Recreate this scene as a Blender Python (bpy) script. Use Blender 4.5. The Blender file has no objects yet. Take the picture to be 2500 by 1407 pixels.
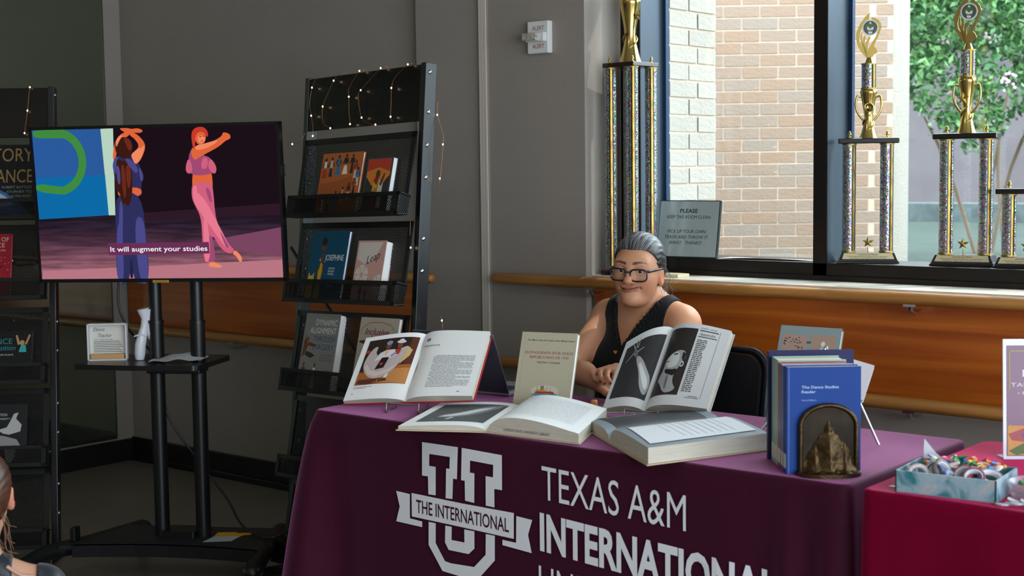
import bpy, bmesh, math, random
import numpy as np
from mathutils import Matrix, Vector, Quaternion, noise as mnoise
rnd = random.Random(7)
scene = bpy.context.scene
COL = scene.collection

# ------------------------------------------------------------------ camera
cam_d = bpy.data.cameras.new('camera'); cam = bpy.data.objects.new('camera', cam_d); COL.objects.link(cam)
RT, UP, FW = Vector((.7673, .6411, -.0127)), Vector((-.0434, .0716, .9965)), Vector((-.6398, .7641, -.0828))
cam.matrix_world = Matrix(((RT.x, UP.x, -FW.x, 0), (RT.y, UP.y, -FW.y, 0), (RT.z, UP.z, -FW.z, 1.45), (0, 0, 0, 1)))
cam_d.sensor_width = 36; cam_d.lens = 50.4; cam_d.clip_start = .05; cam_d.clip_end = 200
cam_d.dof.use_dof = True; cam_d.dof.focus_distance = 4.55; cam_d.dof.aperture_fstop = 5.0
scene.camera = cam

# ------------------------------------------------------------------ view, sky, sun, lamps
vs = scene.view_settings
vs.view_transform = 'Standard'; vs.look = 'None'; vs.gamma = 1; vs.use_curve_mapping = False; vs.exposure = 0.5
world = bpy.data.worlds.new('sky'); scene.world = world; world.use_nodes = True
bg = world.node_tree.nodes['Background']; bg.inputs[0].default_value = (.80, .91, 1, 1); bg.inputs[1].default_value = 5.6
def lamp(name, kind, loc, rot, energy, color=(1, 1, 1), **k):
    d = bpy.data.lights.new(name, kind); d.energy = energy; d.color = color
    for a, b in k.items(): setattr(d, a, b)
    o = bpy.data.objects.new(name, d); COL.objects.link(o); o.location = loc; o.rotation_euler = rot
    return o
sun_dir = Vector((.50, .66, 1.15)).normalized()
sun = lamp('sun', 'SUN', (0, 8, 9), (0, 0, 0), 2.2, (1, .95, .88), angle=.01)
sun.rotation_euler = sun_dir.to_track_quat('Z', 'Y').to_euler()
# daylight openings: portals in the window wall and in the unseen right-wall opening, enlarged for more light
p1 = lamp('window_portal', 'AREA', (-.1, 4.78, 1.9), (math.radians(-90), 0, 0), 1, shape='RECTANGLE', size=6.0, size_y=1.6)
p1.data.cycles.is_portal = True
p2 = lamp('side_opening_portal', 'AREA', (3.15, .6, 1.5), (0, math.radians(90), 0), 1, shape='RECTANGLE', size=2.4, size_y=6.2)
p2.data.cycles.is_portal = True
for i, (x, y) in enumerate(((-2.6, 1.4), (.3, 1.4), (-2.6, -1.2), (.3, -1.2))):
    lamp('ceiling_fill', 'AREA', (x, y, 2.97), (0, 0, 0), 5, (1, .93, .84), shape='RECTANGLE', size=1.2, size_y=.3)  # unseen fill lamps added to brighten the camera side of the room

# ------------------------------------------------------------------ helpers
def lin(h):
    if not isinstance(h, str): return tuple(h) + (1,) if len(h) == 3 else tuple(h)
    h = h.lstrip('#'); c = [int(h[i:i + 2], 16) / 255 for i in (0, 2, 4)]
    return tuple(x / 12.92 if x <= .04045 else ((x + .055) / 1.055) ** 2.4 for x in c) + (1,)
MATS = {}
def mat(name, col='#808080', rough=.5, metal=0, spec=.5, noise=None, bump=None, emit=0, alpha=1, coat=0, sss=0, trans=0, aniso=None, sheen=0, sheen_tint=None):
    """procedural Principled material; noise=(scale, amount[, stretch xyz]) varies the colour, bump=(scale, strength[, stretch])"""
    if name in MATS: return MATS[name]
    m = bpy.data.materials.new(name); m.use_nodes = True; MATS[name] = m
    nt = m.node_tree; N, L = nt.nodes, nt.links; b = N['Principled BSDF']
    c = lin(col); b.inputs['Base Color'].default_value = c; b.inputs['Roughness'].default_value = rough
    b.inputs['Metallic'].default_value = metal; b.inputs['Specular IOR Level'].default_value = spec
    b.inputs['Alpha'].default_value = alpha; b.inputs['Coat Weight'].default_value = coat
    b.inputs['Transmission Weight'].default_value = trans; b.inputs['Sheen Weight'].default_value = sheen
    if sheen_tint: b.inputs['Sheen Tint'].default_value = lin(sheen_tint); b.inputs['Sheen Roughness'].default_value = .35
    if sss: b.inputs['Subsurface Weight'].default_value = sss; b.inputs['Subsurface Radius'].default_value = (.012, .005, .003); b.inputs['Subsurface Scale'].default_value = 1
    if emit: b.inputs['Emission Color'].default_value = c; b.inputs['Emission Strength'].default_value = emit
    def tex(scale, stretch, detail=4):
        tc = N.new('ShaderNodeTexCoord'); mp = N.new('ShaderNodeMapping'); mp.inputs['Scale'].default_value = stretch
        n = N.new('ShaderNodeTexNoise'); n.inputs['Scale'].default_value = scale; n.inputs['Detail'].default_value = detail
        L.new(tc.outputs['Object'], mp.inputs[0]); L.new(mp.outputs[0], n.inputs['Vector']); return n
    if noise:
        n = tex(noise[0], noise[2] if len(noise) > 2 else (1, 1, 1)); r = N.new('ShaderNodeValToRGB')
        a = noise[1]; r.color_ramp.elements[0].position = .3; r.color_ramp.elements[1].position = .7
        r.color_ramp.elements[0].color = tuple(x * (1 - a) for x in c[:3]) + (1,); r.color_ramp.elements[1].color = tuple(min(1, x * (1 + a)) for x in c[:3]) + (1,)
        L.new(n.outputs['Fac'], r.inputs[0]); L.new(r.outputs[0], b.inputs['Base Color'])
    if bump:
        n = tex(bump[0], bump[2] if len(bump) > 2 else (1, 1, 1)); bp = N.new('ShaderNodeBump'); bp.inputs['Strength'].default_value = bump[1]; bp.inputs['Distance'].default_value = .01
        L.new(n.outputs['Fac'], bp.inputs['Height']); L.new(bp.outputs[0], b.inputs['Normal'])
    return m
def wood(name, c0, c1, rough=.45, axis=0, scale=9.):
    if name in MATS: return MATS[name]
    m = mat(name, c0, rough); nt = m.node_tree; N, L = nt.nodes, nt.links; b = N['Principled BSDF']
    tc = N.new('ShaderNodeTexCoord'); mp = N.new('ShaderNodeMapping'); s = [7., 7., 7.]; s[axis] = .45; mp.inputs['Scale'].default_value = s
    n = N.new('ShaderNodeTexNoise'); n.inputs['Scale'].default_value = scale / 3; n.inputs['Detail'].default_value = 7; n.inputs['Distortion'].default_value = 1.1
    r = N.new('ShaderNodeValToRGB'); r.color_ramp.elements[0].position = .32; r.color_ramp.elements[1].position = .68
    r.color_ramp.elements[0].color = lin(c0); r.color_ramp.elements[1].color = lin(c1)
    L.new(tc.outputs['Object'], mp.inputs[0]); L.new(mp.outputs[0], n.inputs['Vector']); L.new(n.outputs['Fac'], r.inputs[0]); L.new(r.outputs[0], b.inputs['Base Color'])
    return m
def jitter_mat(name, c0, c1, rough=.9, bump=None):
    """colour picked per object between two tones"""
    if name in MATS: return MATS[name]
    m = mat(name, c0, rough, bump=bump); nt = m.node_tree; N, L = nt.nodes, nt.links; b = N['Principled BSDF']
    oi = N.new('ShaderNodeObjectInfo'); r = N.new('ShaderNodeValToRGB'); r.color_ramp.elements[0].color = lin(c0); r.color_ramp.elements[1].color = lin(c1)
    tc = N.new('ShaderNodeTexCoord'); n = N.new('ShaderNodeTexNoise'); n.inputs['Scale'].default_value = 60; n.inputs['Detail'].default_value = 5
    mx = N.new('ShaderNodeMath'); mx.operation = 'MULTIPLY_ADD'; mx.inputs[1].default_value = .6; mx.inputs[2].default_value = -.1
    ad = N.new('ShaderNodeMath'); ad.operation = 'ADD'; m2 = N.new('ShaderNodeMath'); m2.operation = 'MULTIPLY'; m2.inputs[1].default_value = .5
    L.new(tc.outputs['Object'], n.inputs['Vector']); L.new(n.outputs['Fac'], m2.inputs[0]); L.new(oi.outputs['Random'], mx.inputs[0])
    L.new(mx.outputs[0], ad.inputs[0]); L.new(m2.outputs[0], ad.inputs[1]); L.new(ad.outputs[0], r.inputs[0]); L.new(r.outputs[0], b.inputs['Base Color'])
    return m

def tag(o, label=None, cat=None, group=None, kind=None):
    if label: o['label'] = label
    if cat: o['category'] = cat
    if group: o['group'] = group
    if kind: o['kind'] = kind
    return o
def empty(name, loc=(0, 0, 0), rot=(0, 0, 0), M=None, **k):
    o = bpy.data.objects.new(name, None); COL.objects.link(o); o.empty_display_size = .05
    if M is not None: o.matrix_world = M
    else: o.location = loc; o.rotation_euler = rot
    tag(o, **k); return o
def basis(O, U, V, W):
    return Matrix(((U[0], V[0], W[0], O[0]), (U[1], V[1], W[1], O[1]), (U[2], V[2], W[2], O[2]), (0, 0, 0, 1)))
def copy_tree(o, parent=None):
    c = o.copy(); COL.objects.link(c); c.parent = parent
    for ch in list(o.children): copy_tree(ch, c)
    return c
def rot2(p, a): return (p[0] * math.cos(a) - p[1] * math.sin(a), p[0] * math.sin(a) + p[1] * math.cos(a))

TXT = {}
def text_geo(s, bold=0., shear=0., space=1.):
    """glyph outlines of a string as 2D verts + faces; cap height = 1, starts at x = 0"""
    k = (s, bold, shear, space)
    if k in TXT: return TXT[k]
    cu = bpy.data.curves.new('t', 'FONT'); cu.body = s; cu.size = 1; cu.resolution_u = 3; cu.offset = bold; cu.shear = shear; cu.space_character = space
    ob = bpy.data.objects.new('t', cu); me = bpy.data.meshes.new_from_object(ob)
    v = np.array([w.co[:2] for w in me.vertices]) if len(me.vertices) else np.zeros((1, 2))
    f = [tuple(p.vertices) for p in me.polygons]
    bpy.data.objects.remove(ob); bpy.data.meshes.remove(me); bpy.data.curves.remove(cu)
    v = v / .73; v[:, 0] -= v[:, 0].min()
    TXT[k] = (v, f, v[:, 0].max()); return TXT[k]

class MB:
    """collects shapes into ONE mesh"""
    def __init__(s): s.v, s.f, s.m, s.sm = [], [], [], []
    def add(s, vs, fs, mi=0, smooth=False, M=None):
        o = len(s.v)
        s.v += [tuple(M @ Vector(p)) for p in vs] if M is not None else [tuple(p) for p in vs]
        s.f += [tuple(i + o for i in f) for f in fs]; s.m += [mi] * len(fs); s.sm += [smooth] * len(fs); return s
    def box(s, x0, x1, y0, y1, z0, z1, mi=0, M=None):
        return s.add([(x0, y0, z0), (x1, y0, z0), (x1, y1, z0), (x0, y1, z0), (x0, y0, z1), (x1, y0, z1), (x1, y1, z1), (x0, y1, z1)],
                     [(3, 2, 1, 0), (4, 5, 6, 7), (0, 1, 5, 4), (1, 2, 6, 5), (2, 3, 7, 6), (3, 0, 4, 7)], mi, False, M)
    def prism(s, pts, z0, z1, mi=0, M=None, smooth=False):
        n = len(pts); vs = [(p[0], p[1], z0) for p in pts] + [(p[0], p[1], z1) for p in pts]
        s.add(vs, [tuple(range(n - 1, -1, -1)), tuple(range(n, 2 * n))], mi, False, M)
        return s.add(vs, [(i, (i + 1) % n, n + (i + 1) % n, n + i) for i in range(n)], mi, smooth, M)
    def lathe(s, prof, n=20, mi=0, M=None, smooth=True, cap=True, sx=1, sy=1):
        vs, fs = [], []
        for r, z in prof:
            for k in range(n): a = 2 * math.pi * k / n; vs.append((r * math.cos(a) * sx, r * math.sin(a) * sy, z))
        for j in range(len(prof) - 1):
            for k in range(n): fs.append((j * n + k, j * n + (k + 1) % n, (j + 1) * n + (k + 1) % n, (j + 1) * n + k))
        s.add(vs, fs, mi, smooth, M)
        if cap:
            if prof[0][0] > 1e-5: s.add(vs[:n], [tuple(range(n - 1, -1, -1))], mi, False, M)
            if prof[-1][0] > 1e-5: s.add(vs[-n:], [tuple(range(n))], mi, False, M)
        return s
    def tube(s, pts, r, n=8, mi=0, M=None, closed=False, cap=True, flat=1.0):
        pts = [Vector(p) for p in pts]; m = len(pts); R = r if hasattr(r, '__len__') else [r] * m
        vs, fs = [], []; up = None
        for i, p in enumerate(pts):
            a = pts[(i - 1) % m] if (i or closed) else p; b = pts[(i + 1) % m] if (i < m - 1 or closed) else p
            t = (b - a).normalized()
            if up is None: up = Vector((0, 0, 1)) if abs(t.z) < .9 else Vector((1, 0, 0))
            x = up.cross(t)
            if x.length < 1e-6: x = Vector((1, 0, 0)).cross(t)
            x.normalize(); y = t.cross(x); up = y
            for k in range(n): q = 2 * math.pi * k / n; vs.append(p + x * math.cos(q) * R[i] + y * math.sin(q) * R[i] * flat)
        for i in range(m if closed else m - 1):
            j = (i + 1) % m
            for k in range(n): fs.append((i * n + k, i * n + (k + 1) % n, j * n + (k + 1) % n, j * n + k))
        s.add(vs, fs, mi, True, M)
        if cap and not closed: s.add(vs[:n], [tuple(range(n - 1, -1, -1))], mi, False, M); s.add(vs[-n:], [tuple(range(n))], mi, False, M)
        return s
    def sphere(s, c, r, n=12, mi=0, M=None, sc=(1, 1, 1)):
        vs, fs = [], []; h = n // 2 + 1
        for j in range(1, h):
            t = math.pi * j / h
            for k in range(n): a = 2 * math.pi * k / n; vs.append((c[0] + r * sc[0] * math.sin(t) * math.cos(a), c[1] + r * sc[1] * math.sin(t) * math.sin(a), c[2] + r * sc[2] * math.cos(t)))
        vs += [(c[0], c[1], c[2] + r * sc[2]), (c[0], c[1], c[2] - r * sc[2])]; a = len(vs) - 2
        for j in range(h - 2):
            for k in range(n): fs.append((j * n + k, (j + 1) * n + k, (j + 1) * n + (k + 1) % n, j * n + (k + 1) % n))
        for k in range(n): fs.append((a, k, (k + 1) % n)); fs.append((a + 1, (h - 2) * n + (k + 1) % n, (h - 2) * n + k))
        return s.add(vs, fs, mi, True, M)
    def grid(s, fn, nu, nv, mi=0, smooth=True, M=None, flip=False, wrap=False):
        vs = [fn(i / nu, j / nv) for j in range(nv + 1) for i in range(nu + 1)]; fs = []
        for j in range(nv):
            for i in range(nu):
                q = (j * (nu + 1) + i, j * (nu + 1) + i + 1, (j + 1) * (nu + 1) + i + 1, (j + 1) * (nu + 1) + i)
                fs.append(q[::-1] if flip else q)
        return s.add(vs, fs, mi, smooth, M)
    # flat print: 2D shapes laid on a surface given by fn(x, y) -> 3D
    def poly(s, pts, fn, mi=0, strips=0):
        if strips:
            xs = [p[0] for p in pts]; a, b = min(xs), max(xs); n = max(1, int(math.ceil((b - a) / strips)))
            for i in range(n):
                q = clip(clip(pts, a + (b - a) * i / n, 1), a + (b - a) * (i + 1) / n, -1)
                if len(q) > 2: s.add([fn(*p) for p in q], [tuple(range(len(q)))], mi)
            return s
        return s.add([fn(*p) for p in pts], [tuple(range(len(pts)))], mi)
    def rect(s, x0, x1, y0, y1, fn, mi=0, strips=0): return s.poly([(x0, y0), (x1, y0), (x1, y1), (x0, y1)], fn, mi, strips)
    def disc(s, cx, cy, r, fn, mi=0, n=20, ry=None, strips=0, a=0):
        ry = ry or r
        pts = []
        for k in range(n):
            t = 2 * math.pi * k / n; x, y = r * math.cos(t), ry * math.sin(t)
            if a: x, y = rot2((x, y), a)
            pts.append((cx + x, cy + y))
        return s.poly(pts, fn, mi, strips)
    def text(s, t, x, y, h, fn, mi=0, w=None, align='l', bold=0., shear=0., maxw=None, space=1., rot=0):
        v, f, tw = text_geo(t, bold, shear, space); k = h if w is None else w / tw
        if maxw and tw * k > maxw: k = maxw / tw
        ox = x - (0 if align == 'l' else tw * k / 2 if align == 'c' else tw * k)
        if rot: return s.add([fn(x + a * k * math.cos(rot) - b * h * math.sin(rot), y + a * k * math.sin(rot) + b * h * math.cos(rot)) for a, b in v], f, mi)
        return s.add([fn(ox + a * k, y + b * h) for a, b in v], f, mi)
    def obj(s, name, mats, parent=None, loc=None, rot=None, M=None, bev=0, sub=0, auto=None, **props):
        me = bpy.data.meshes.new(name); me.from_pydata(s.v, [], s.f)
        mats = mats if isinstance(mats, (list, tuple)) else [mats]
        for m in mats: me.materials.append(m)
        if len(me.polygons):
            me.polygons.foreach_set('material_index', s.m); me.polygons.foreach_set('use_smooth', s.sm)
        me.update(); o = bpy.data.objects.new(name, me); COL.objects.link(o)
        if parent is not None: o.parent = parent
        if M is not None: o.matrix_basis = M
        if loc is not None: o.location = loc
        if rot is not None: o.rotation_euler = rot
        if bev: b = o.modifiers.new('edge', 'BEVEL'); b.width = bev; b.segments = 2; b.limit_method = 'ANGLE'
        if sub: b = o.modifiers.new('sub', 'SUBSURF'); b.levels = b.render_levels = sub
        return tag(o, **props)
def clip(pts, x, sgn):
    out = []
    for i, p in enumerate(pts):
        q = pts[(i + 1) % len(pts)]; a, b = sgn * (p[0] - x), sgn * (q[0] - x)
        if a >= 0: out.append(p)
        if a * b < 0: t = a / (a - b); out.append((p[0] + (q[0] - p[0]) * t, p[1] + (q[1] - p[1]) * t))
    return out
def soft(pts, n=2):
    """round the corners of a closed outline"""
    for _ in range(n):
        pts = [q for i, p in enumerate(pts) for r in (pts[(i + 1) % len(pts)],) for q in ((p[0] * .75 + r[0] * .25, p[1] * .75 + r[1] * .25), (p[0] * .25 + r[0] * .75, p[1] * .25 + r[1] * .75))]
    return pts
def plane_fn(O, U, V, off=0.):
    O, U, V = Vector(O), Vector(U), Vector(V); N = U.cross(V).normalized()
    return lambda x, y: O + U * x + V * y + N * off
def spline(pts, n=8):
    """smooth curve through points"""
    P = [Vector(p) for p in pts]; out = []
    for i in range(len(P) - 1):
        a, b, c, d = P[max(i - 1, 0)], P[i], P[i + 1], P[min(i + 2, len(P) - 1)]
        for k in range(n):
            t = k / n; out.append(.5 * ((2 * b) + (c - a) * t + (2 * a - 5 * b + 4 * c - d) * t * t + (3 * b - a - 3 * c + d) * t ** 3))
    return out + [P[-1]]

# common materials
BLACK = mat('black_paint', '#07080a', .42, spec=.4); STEEL = mat('dark_steel', '#0a0d12', .34, spec=.55)
CHROME = mat('bright_metal', '#d8dade', .22, 1); PAPER = mat('paper', '#f3f4f4', .7); PAPERC = mat('cream_paper', '#d9d2bf', .75)
WHITEP = mat('white_plastic', '#dfe0de', .4); INK = mat('black_ink', '#16161a', .6); GINK = mat('grey_ink', '#6f7276', .7)
# ================================================================== room shell
M_WALL = mat('wall_paint', '#968d85', .85, noise=(3, .03), bump=(220, .12))
M_FLOOR = mat('floor_vinyl', '#7a7266', .38, noise=(5, .06), bump=(30, .02))
def structure(mb, name, m, **k):
    return mb.obj(name, m, kind='structure', **k)
structure(MB().box(-6.4, 3.2, -3.2, 4.8, -.1, 0), 'floor', M_FLOOR)
structure(MB().box(-6.4, 3.2, -3.2, 4.8, 3.0, 3.1), 'ceiling', mat('ceiling_paint', '#c9c6bf', .9))
wb = MB().box(-6.3, -4.05, 4.293, 4.75, 0, 3).box(-4.05, -3.2, 4.252, 4.75, 0, 3).box(-3.2, 3.1, 4.293, 4.75, 0, 1.03).box(-3.2, 3.1, 4.293, 4.75, 2.72, 3)
structure(wb, 'wall_back', M_WALL)
structure(MB().box(-6.3, -6.12, -3.1, 4.30, 0, 3), 'wall_left', M_WALL)
structure(MB().box(-6.3, 3.1, -3.2, -3.0, 0, 3), 'wall_front', M_WALL)
structure(MB().box(3.0, 3.2, -3.1, -2.5, 0, 3).box(3.0, 3.2, 3.7, 4.75, 0, 3).box(3.0, 3.2, -2.5, 3.7, 0, .3).box(3.0, 3.2, -2.5, 3.7, 2.72, 3), 'wall_right', M_WALL)  # unseen wall; its opening is enlarged to add frontal light
M_BASE = mat('black_rubber_base', '#0c0b0b', .5)
structure(MB().box(-6.12, -4.05, 4.280, 4.293, 0, .118).box(-6.12, -4.05, 4.262, 4.281, 0, .03), 'baseboard_back', M_BASE, bev=.003)
structure(MB().box(-4.06, -3.19, 4.238, 4.252, 0, .118), 'baseboard_pilaster', M_BASE, bev=.003)
structure(MB().box(-3.2, 3.0, 4.280, 4.293, 0, .118), 'baseboard_window', M_BASE, bev=.003)
structure(MB().box(-6.12, -6.107, -3., 4.28, 0, .112), 'baseboard_left', M_BASE, bev=.003)
# raceway moulding on the pilaster: a cream channel with three ribs
rw = structure(MB().box(-3.704, -3.664, 4.243, 4.2525, 0, 3), 'trim_1', mat('raceway_dark', '#8e857b', .6))
for x in (-3.7025, -3.6895, -3.6765):
    MB().box(x, x + .0105, 4.238, 4.244, 0, 3).obj('rib', mat('raceway_cream', '#cfc5b8', .5), rw)
# wood wainscot panels
M_PANEL = wood('stained_panel', '#95430a', '#bd661c', .36, 0, 6.)
M_PANEL.node_tree.nodes['Principled BSDF'].inputs['Coat Weight'].default_value = .15
for nm, x0, x1 in (('trim_2', -6.105, -4.052), ('trim_3', -3.178, 3.0)):
    structure(MB().box(x0, x1, 4.277, 4.294, .70, 1.03), nm, M_PANEL, bev=.002)
# mirror on the left wall
mm = mat('mirror_glass', '#aeb8a6', .015, 1)
mir = empty('wall_mirror', (-6.12, 4.186, .14), label='tall greenish wall mirror on the left wall beside the room corner', cat='mirror')
MB().box(.002, .007, -4.5, 0, 0, 2.75).obj('glass', mm, mir)
MB().box(0, .010, -.001, .004, 0, 2.75).obj('edge_strip', mat('mirror_edge', '#20221f', .4), mir)
MB().box(0, .016, -4.5, .0, -.018, .0).obj('bottom_channel', mat('channel_metal', '#3a3833', .4, .6), mir, bev=.002)

# ------------------------------------------------------------------ window
M_BRONZE = mat('bronze_aluminium', '#1d1917', .36, .35, noise=(40, .15))
M_BRONZE_LIT = mat('bronze_skylit', '#4c5966', .32, .35)  # same bronze on the side faces, blue sky light put into the colour
M_STOP = mat('glazing_stop', '#1d3b5c', .35, .2)
win = empty('window_1', (0, 4.48, 1.05)); win['kind'] = 'structure'
M_GLASS = bpy.data.materials.new('window_glass'); M_GLASS.use_nodes = True
nt = M_GLASS.node_tree; N, L = nt.nodes, nt.links; N.remove(N['Principled BSDF'])
mxs = N.new('ShaderNodeMixShader'); tr = N.new('ShaderNodeBsdfTransparent'); gl = N.new('ShaderNodeBsdfGlossy'); lw = N.new('ShaderNodeLayerWeight'); lw.inputs[0].default_value = .5; pw = N.new('ShaderNodeMath'); pw.operation = 'POWER'; pw.inputs[1].default_value = 5; fr = N.new('ShaderNodeMath'); fr.operation = 'MULTIPLY_ADD'; fr.inputs[1].default_value = .85; fr.inputs[2].default_value = .035; L.new(lw.outputs['Facing'], pw.inputs[0]); L.new(pw.outputs[0], fr.inputs[0])
tr.inputs[0].default_value = (.93, .96, .95, 1); gl.inputs['Roughness'].default_value = .01;
L.new(fr.outputs[0], mxs.inputs[0]); L.new(tr.outputs[0], mxs.inputs[1]); L.new(gl.outputs[0], mxs.inputs[2]); L.new(mxs.outputs[0], N['Material Output'].inputs[0])
MB().box(-3.2, 3.0, -.012, .02, 0, .02).box(-3.2, 3.0, 0, .22, .005, .063).obj('bottom_rail', M_BRONZE, win, bev=.002)
MB().box(-3.2, 3.0, 0, .20, 1.60, 1.67).obj('top_rail', M_BRONZE, win)
mull = [(-3.2, -3.111), (-2.387, -2.335), (-1.28, -1.228), (-.22, -.168), (.84, .892), (1.9, 1.952), (2.95, 3.0)]
for i, (a, b) in enumerate(mull):
    j = MB().box(a, b, 0, .005, .02, 1.6).obj('mullion', M_BRONZE, win)
    MB().box(a + .001, b, .004, .16, .063, 1.6).obj('mullion_side', M_BRONZE_LIT, j, bev=.002)
    MB().box(b - .006 if i == 0 else a - .014, b + .014, .152, .175, .063, 1.6).box(b + .0135, b + .017, .149, .155, .063, 1.6).obj('glazing_stop', M_STOP, j)
for i in range(len(mull) - 1):
    MB().box(mull[i][1] + .002, mull[i + 1][0] - .002, .165, .171, .06, 1.6).obj('pane', M_GLASS, win)
sill = empty('window_sill', (0, 4.27, 1.03)); sill['kind'] = 'structure'
MB().box(-3.2, 3.0, .0, .222, 0, .022).obj('sill_board', mat('sill_white_wood', '#cfc8ba', .45, noise=(20, .1, (1, 6, 6))), sill)
MB().box(-3.178, 3.0, -.012, .0, -.002, .018).obj('sill_edge', wood('sill_edge_wood', '#8f6545', '#a87c5b', .5), sill, bev=.002)

# ------------------------------------------------------------------ barres
M_OAK = wood('oak_barre', '#8a5722', '#b98243', .42, 0, 8.)
def barre(name, x0, x1, z, r, label, brackets, zend=None):
    e = empty(name, (x0, 4.2, z), (0, -((zend or z) - z) / (x1 - x0), 0), label=label, cat='barre', group='wooden ballet barres on the window wall')
    n = 6; prof = [(r * math.sin(math.pi / 2 * k / n), r * .8 * (1 - math.cos(math.pi / 2 * k / n))) for k in range(n + 1)]
    Ln = x1 - x0; prof += [(a, Ln - b) for a, b in prof[::-1]]
    MB().lathe(prof, 20, 0, Matrix.Rotation(math.pi / 2, 4, 'Y')).obj('rail', M_OAK, e)
    for bx in brackets:
        MB().tube([(bx - x0, .085, -.045), (bx - x0, .03, -.05), (bx - x0, 0, -.036), (bx - x0, 0, -.015)], .007, 8).box(bx - x0 - .02, bx - x0 + .02, -.012, .012, -r - .004, -r + .004).obj('bracket', CHROME, e)
barre('ballet_barre', -6.06, -3.925, 1.008, .0205, 'upper wooden barre behind the television and rack, ending at the grey pilaster', (-5.2, -4.2), 1.016)
barre('ballet_barre', -3.61, 3.0, 1.03, .0205, 'long upper wooden barre below the window sill, behind the seated woman', (-3.14, -1.9, -.7, .6), 1.036)
barre('ballet_barre', -6.06, -3.925, .688, .022, 'lower wooden barre beneath the wood panel behind the television cart', (-5.2, -4.2))
barre('ballet_barre', -3.61, 3.0, .706, .0225, 'lower wooden barre behind the chair and maroon table', (-3.14, -1.9, -.7, .6), .68)

# ------------------------------------------------------------------ alert strobe on the pilaster
al = empty('alarm_strobe', (-3.397, 4.252, 1.94), label='white wall alarm strobe reading ALERT twice in red above the barre', cat='alarm')
MB().box(-.05, .05, -.028, 0, -.06, .06).obj('housing', WHITEP, al, bev=.004)
MB().box(-.046, .042, -.046, -.027, -.017, .017).obj('lens_holder', WHITEP, al, bev=.003)
MB().box(-.046, .02, -.066, -.046, -.014, .014).obj('lens', mat('strobe_lens', '#b9b6ac', .06, .2, noise=(60, .5)), al, bev=.003)
f = plane_fn((0, -.0284, 0), (1, 0, 0), (0, 0, 1))
RED = mat('red_ink', '#a3202c', .6)
for z in (.026, -.041): MB().text('ALERT', .003, z, .0165, f, w=.056, align='c').obj('lettering', RED, al)

# ================================================================== outside
M_MORT = mat('mortar', '#cdb9a6', .95, bump=(90, .3))
M_BRK = jitter_mat('brick_buff', '#a07f68', '#958980', .9, bump=(70, .35)); M_BRK_SUN = jitter_mat('brick_sunlit', '#a8a097', '#b4ada3', .9, bump=(70, .35))  # second tone is the buff brick with sunlight painted into it
def brick_mesh(w, d, h, m):
    mb = MB().box(0, w, -d, 0, 0, h); me = bpy.data.meshes.new('brick'); me.from_pydata(mb.v, [], mb.f); me.materials.append(m); return me
def lay(parent, me, x, z):
    o = bpy.data.objects.new('brick', me); COL.objects.link(o); o.parent = parent; o.location = (x, rnd.uniform(-.0015, .0015), z); return o
P_ = .0677
# pier of this building beside the window (face looks along +X)
pier = structure(MB().box(-.36, 0, .0005, .5, -.9, 1.9), 'wall_pier', M_MORT, M=Matrix.Translation((-3.127, 4.70, 1.0)) @ Matrix.Rotation(math.pi / 2, 4, 'Z') @ Matrix.Translation((.335, 0, 0)))
mf, mh, mq = brick_mesh(.193, .004, .0577, M_BRK_SUN), brick_mesh(.0915, .004, .0577, M_BRK_SUN), brick_mesh(.13, .004, .0577, M_BRK_SUN)
for k in range(-1, 23):
    z = k * P_ - .02
    if k % 2: lay(pier, mf, -.3355, z); lay(pier, mq, -.1325, z)
    else: lay(pier, mq, -.3355, z); lay(pier, mf, -.196, z)
# wing of the building across the court, turned towards the window
ang = math.atan2(.615, .789)
wing = structure(MB().box(-2.0, 1.04, .0005, .6, -.6, 2.4), 'wall_wing', M_MORT, M=Matrix.Translation((-4.36, 6.92, .8)) @ Matrix.Rotation(ang, 4, 'Z'))
bf, bh = brick_mesh(.1935, .004, .0580, M_BRK), brick_mesh(.092, .004, .0580, M_BRK)
for k in range(0, 27):
    z = k * P_ - .01; off = (0 if k % 2 else .1016) - .2
    for i in range(7):
        x = off + i * .2032
        if x + .1935 <= 1.04 and x > -.21: lay(wing, bf, x, z)
    if k % 2 == 0: lay(wing, bh, 1.041 - .0925, z)
# return of the wing, sunlight painted into its colour, and the far building
MB().box(.0, .10, 0, .5, -.6, 2.4).obj('corner_return', M_BRK_SUN, wing, loc=(1.04, .03, 0))
structure(MB().box(-26, 12, 20.2, 21, .6, 3.9), 'wall_far_building', mat('far_brick', '#686064', .95, noise=(2, .12)))
structure(MB().box(-26, 12, 19.4, 20.6, 3.9, 4.6), 'roof_far_building', mat('far_fascia', '#8f9296', .8))
structure(MB().box(-26, 14, 4.78, 21, .5, .8), 'ground_outside', mat('lawn_soil', '#1b2e25', .95, noise=(3, .3)))
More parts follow.
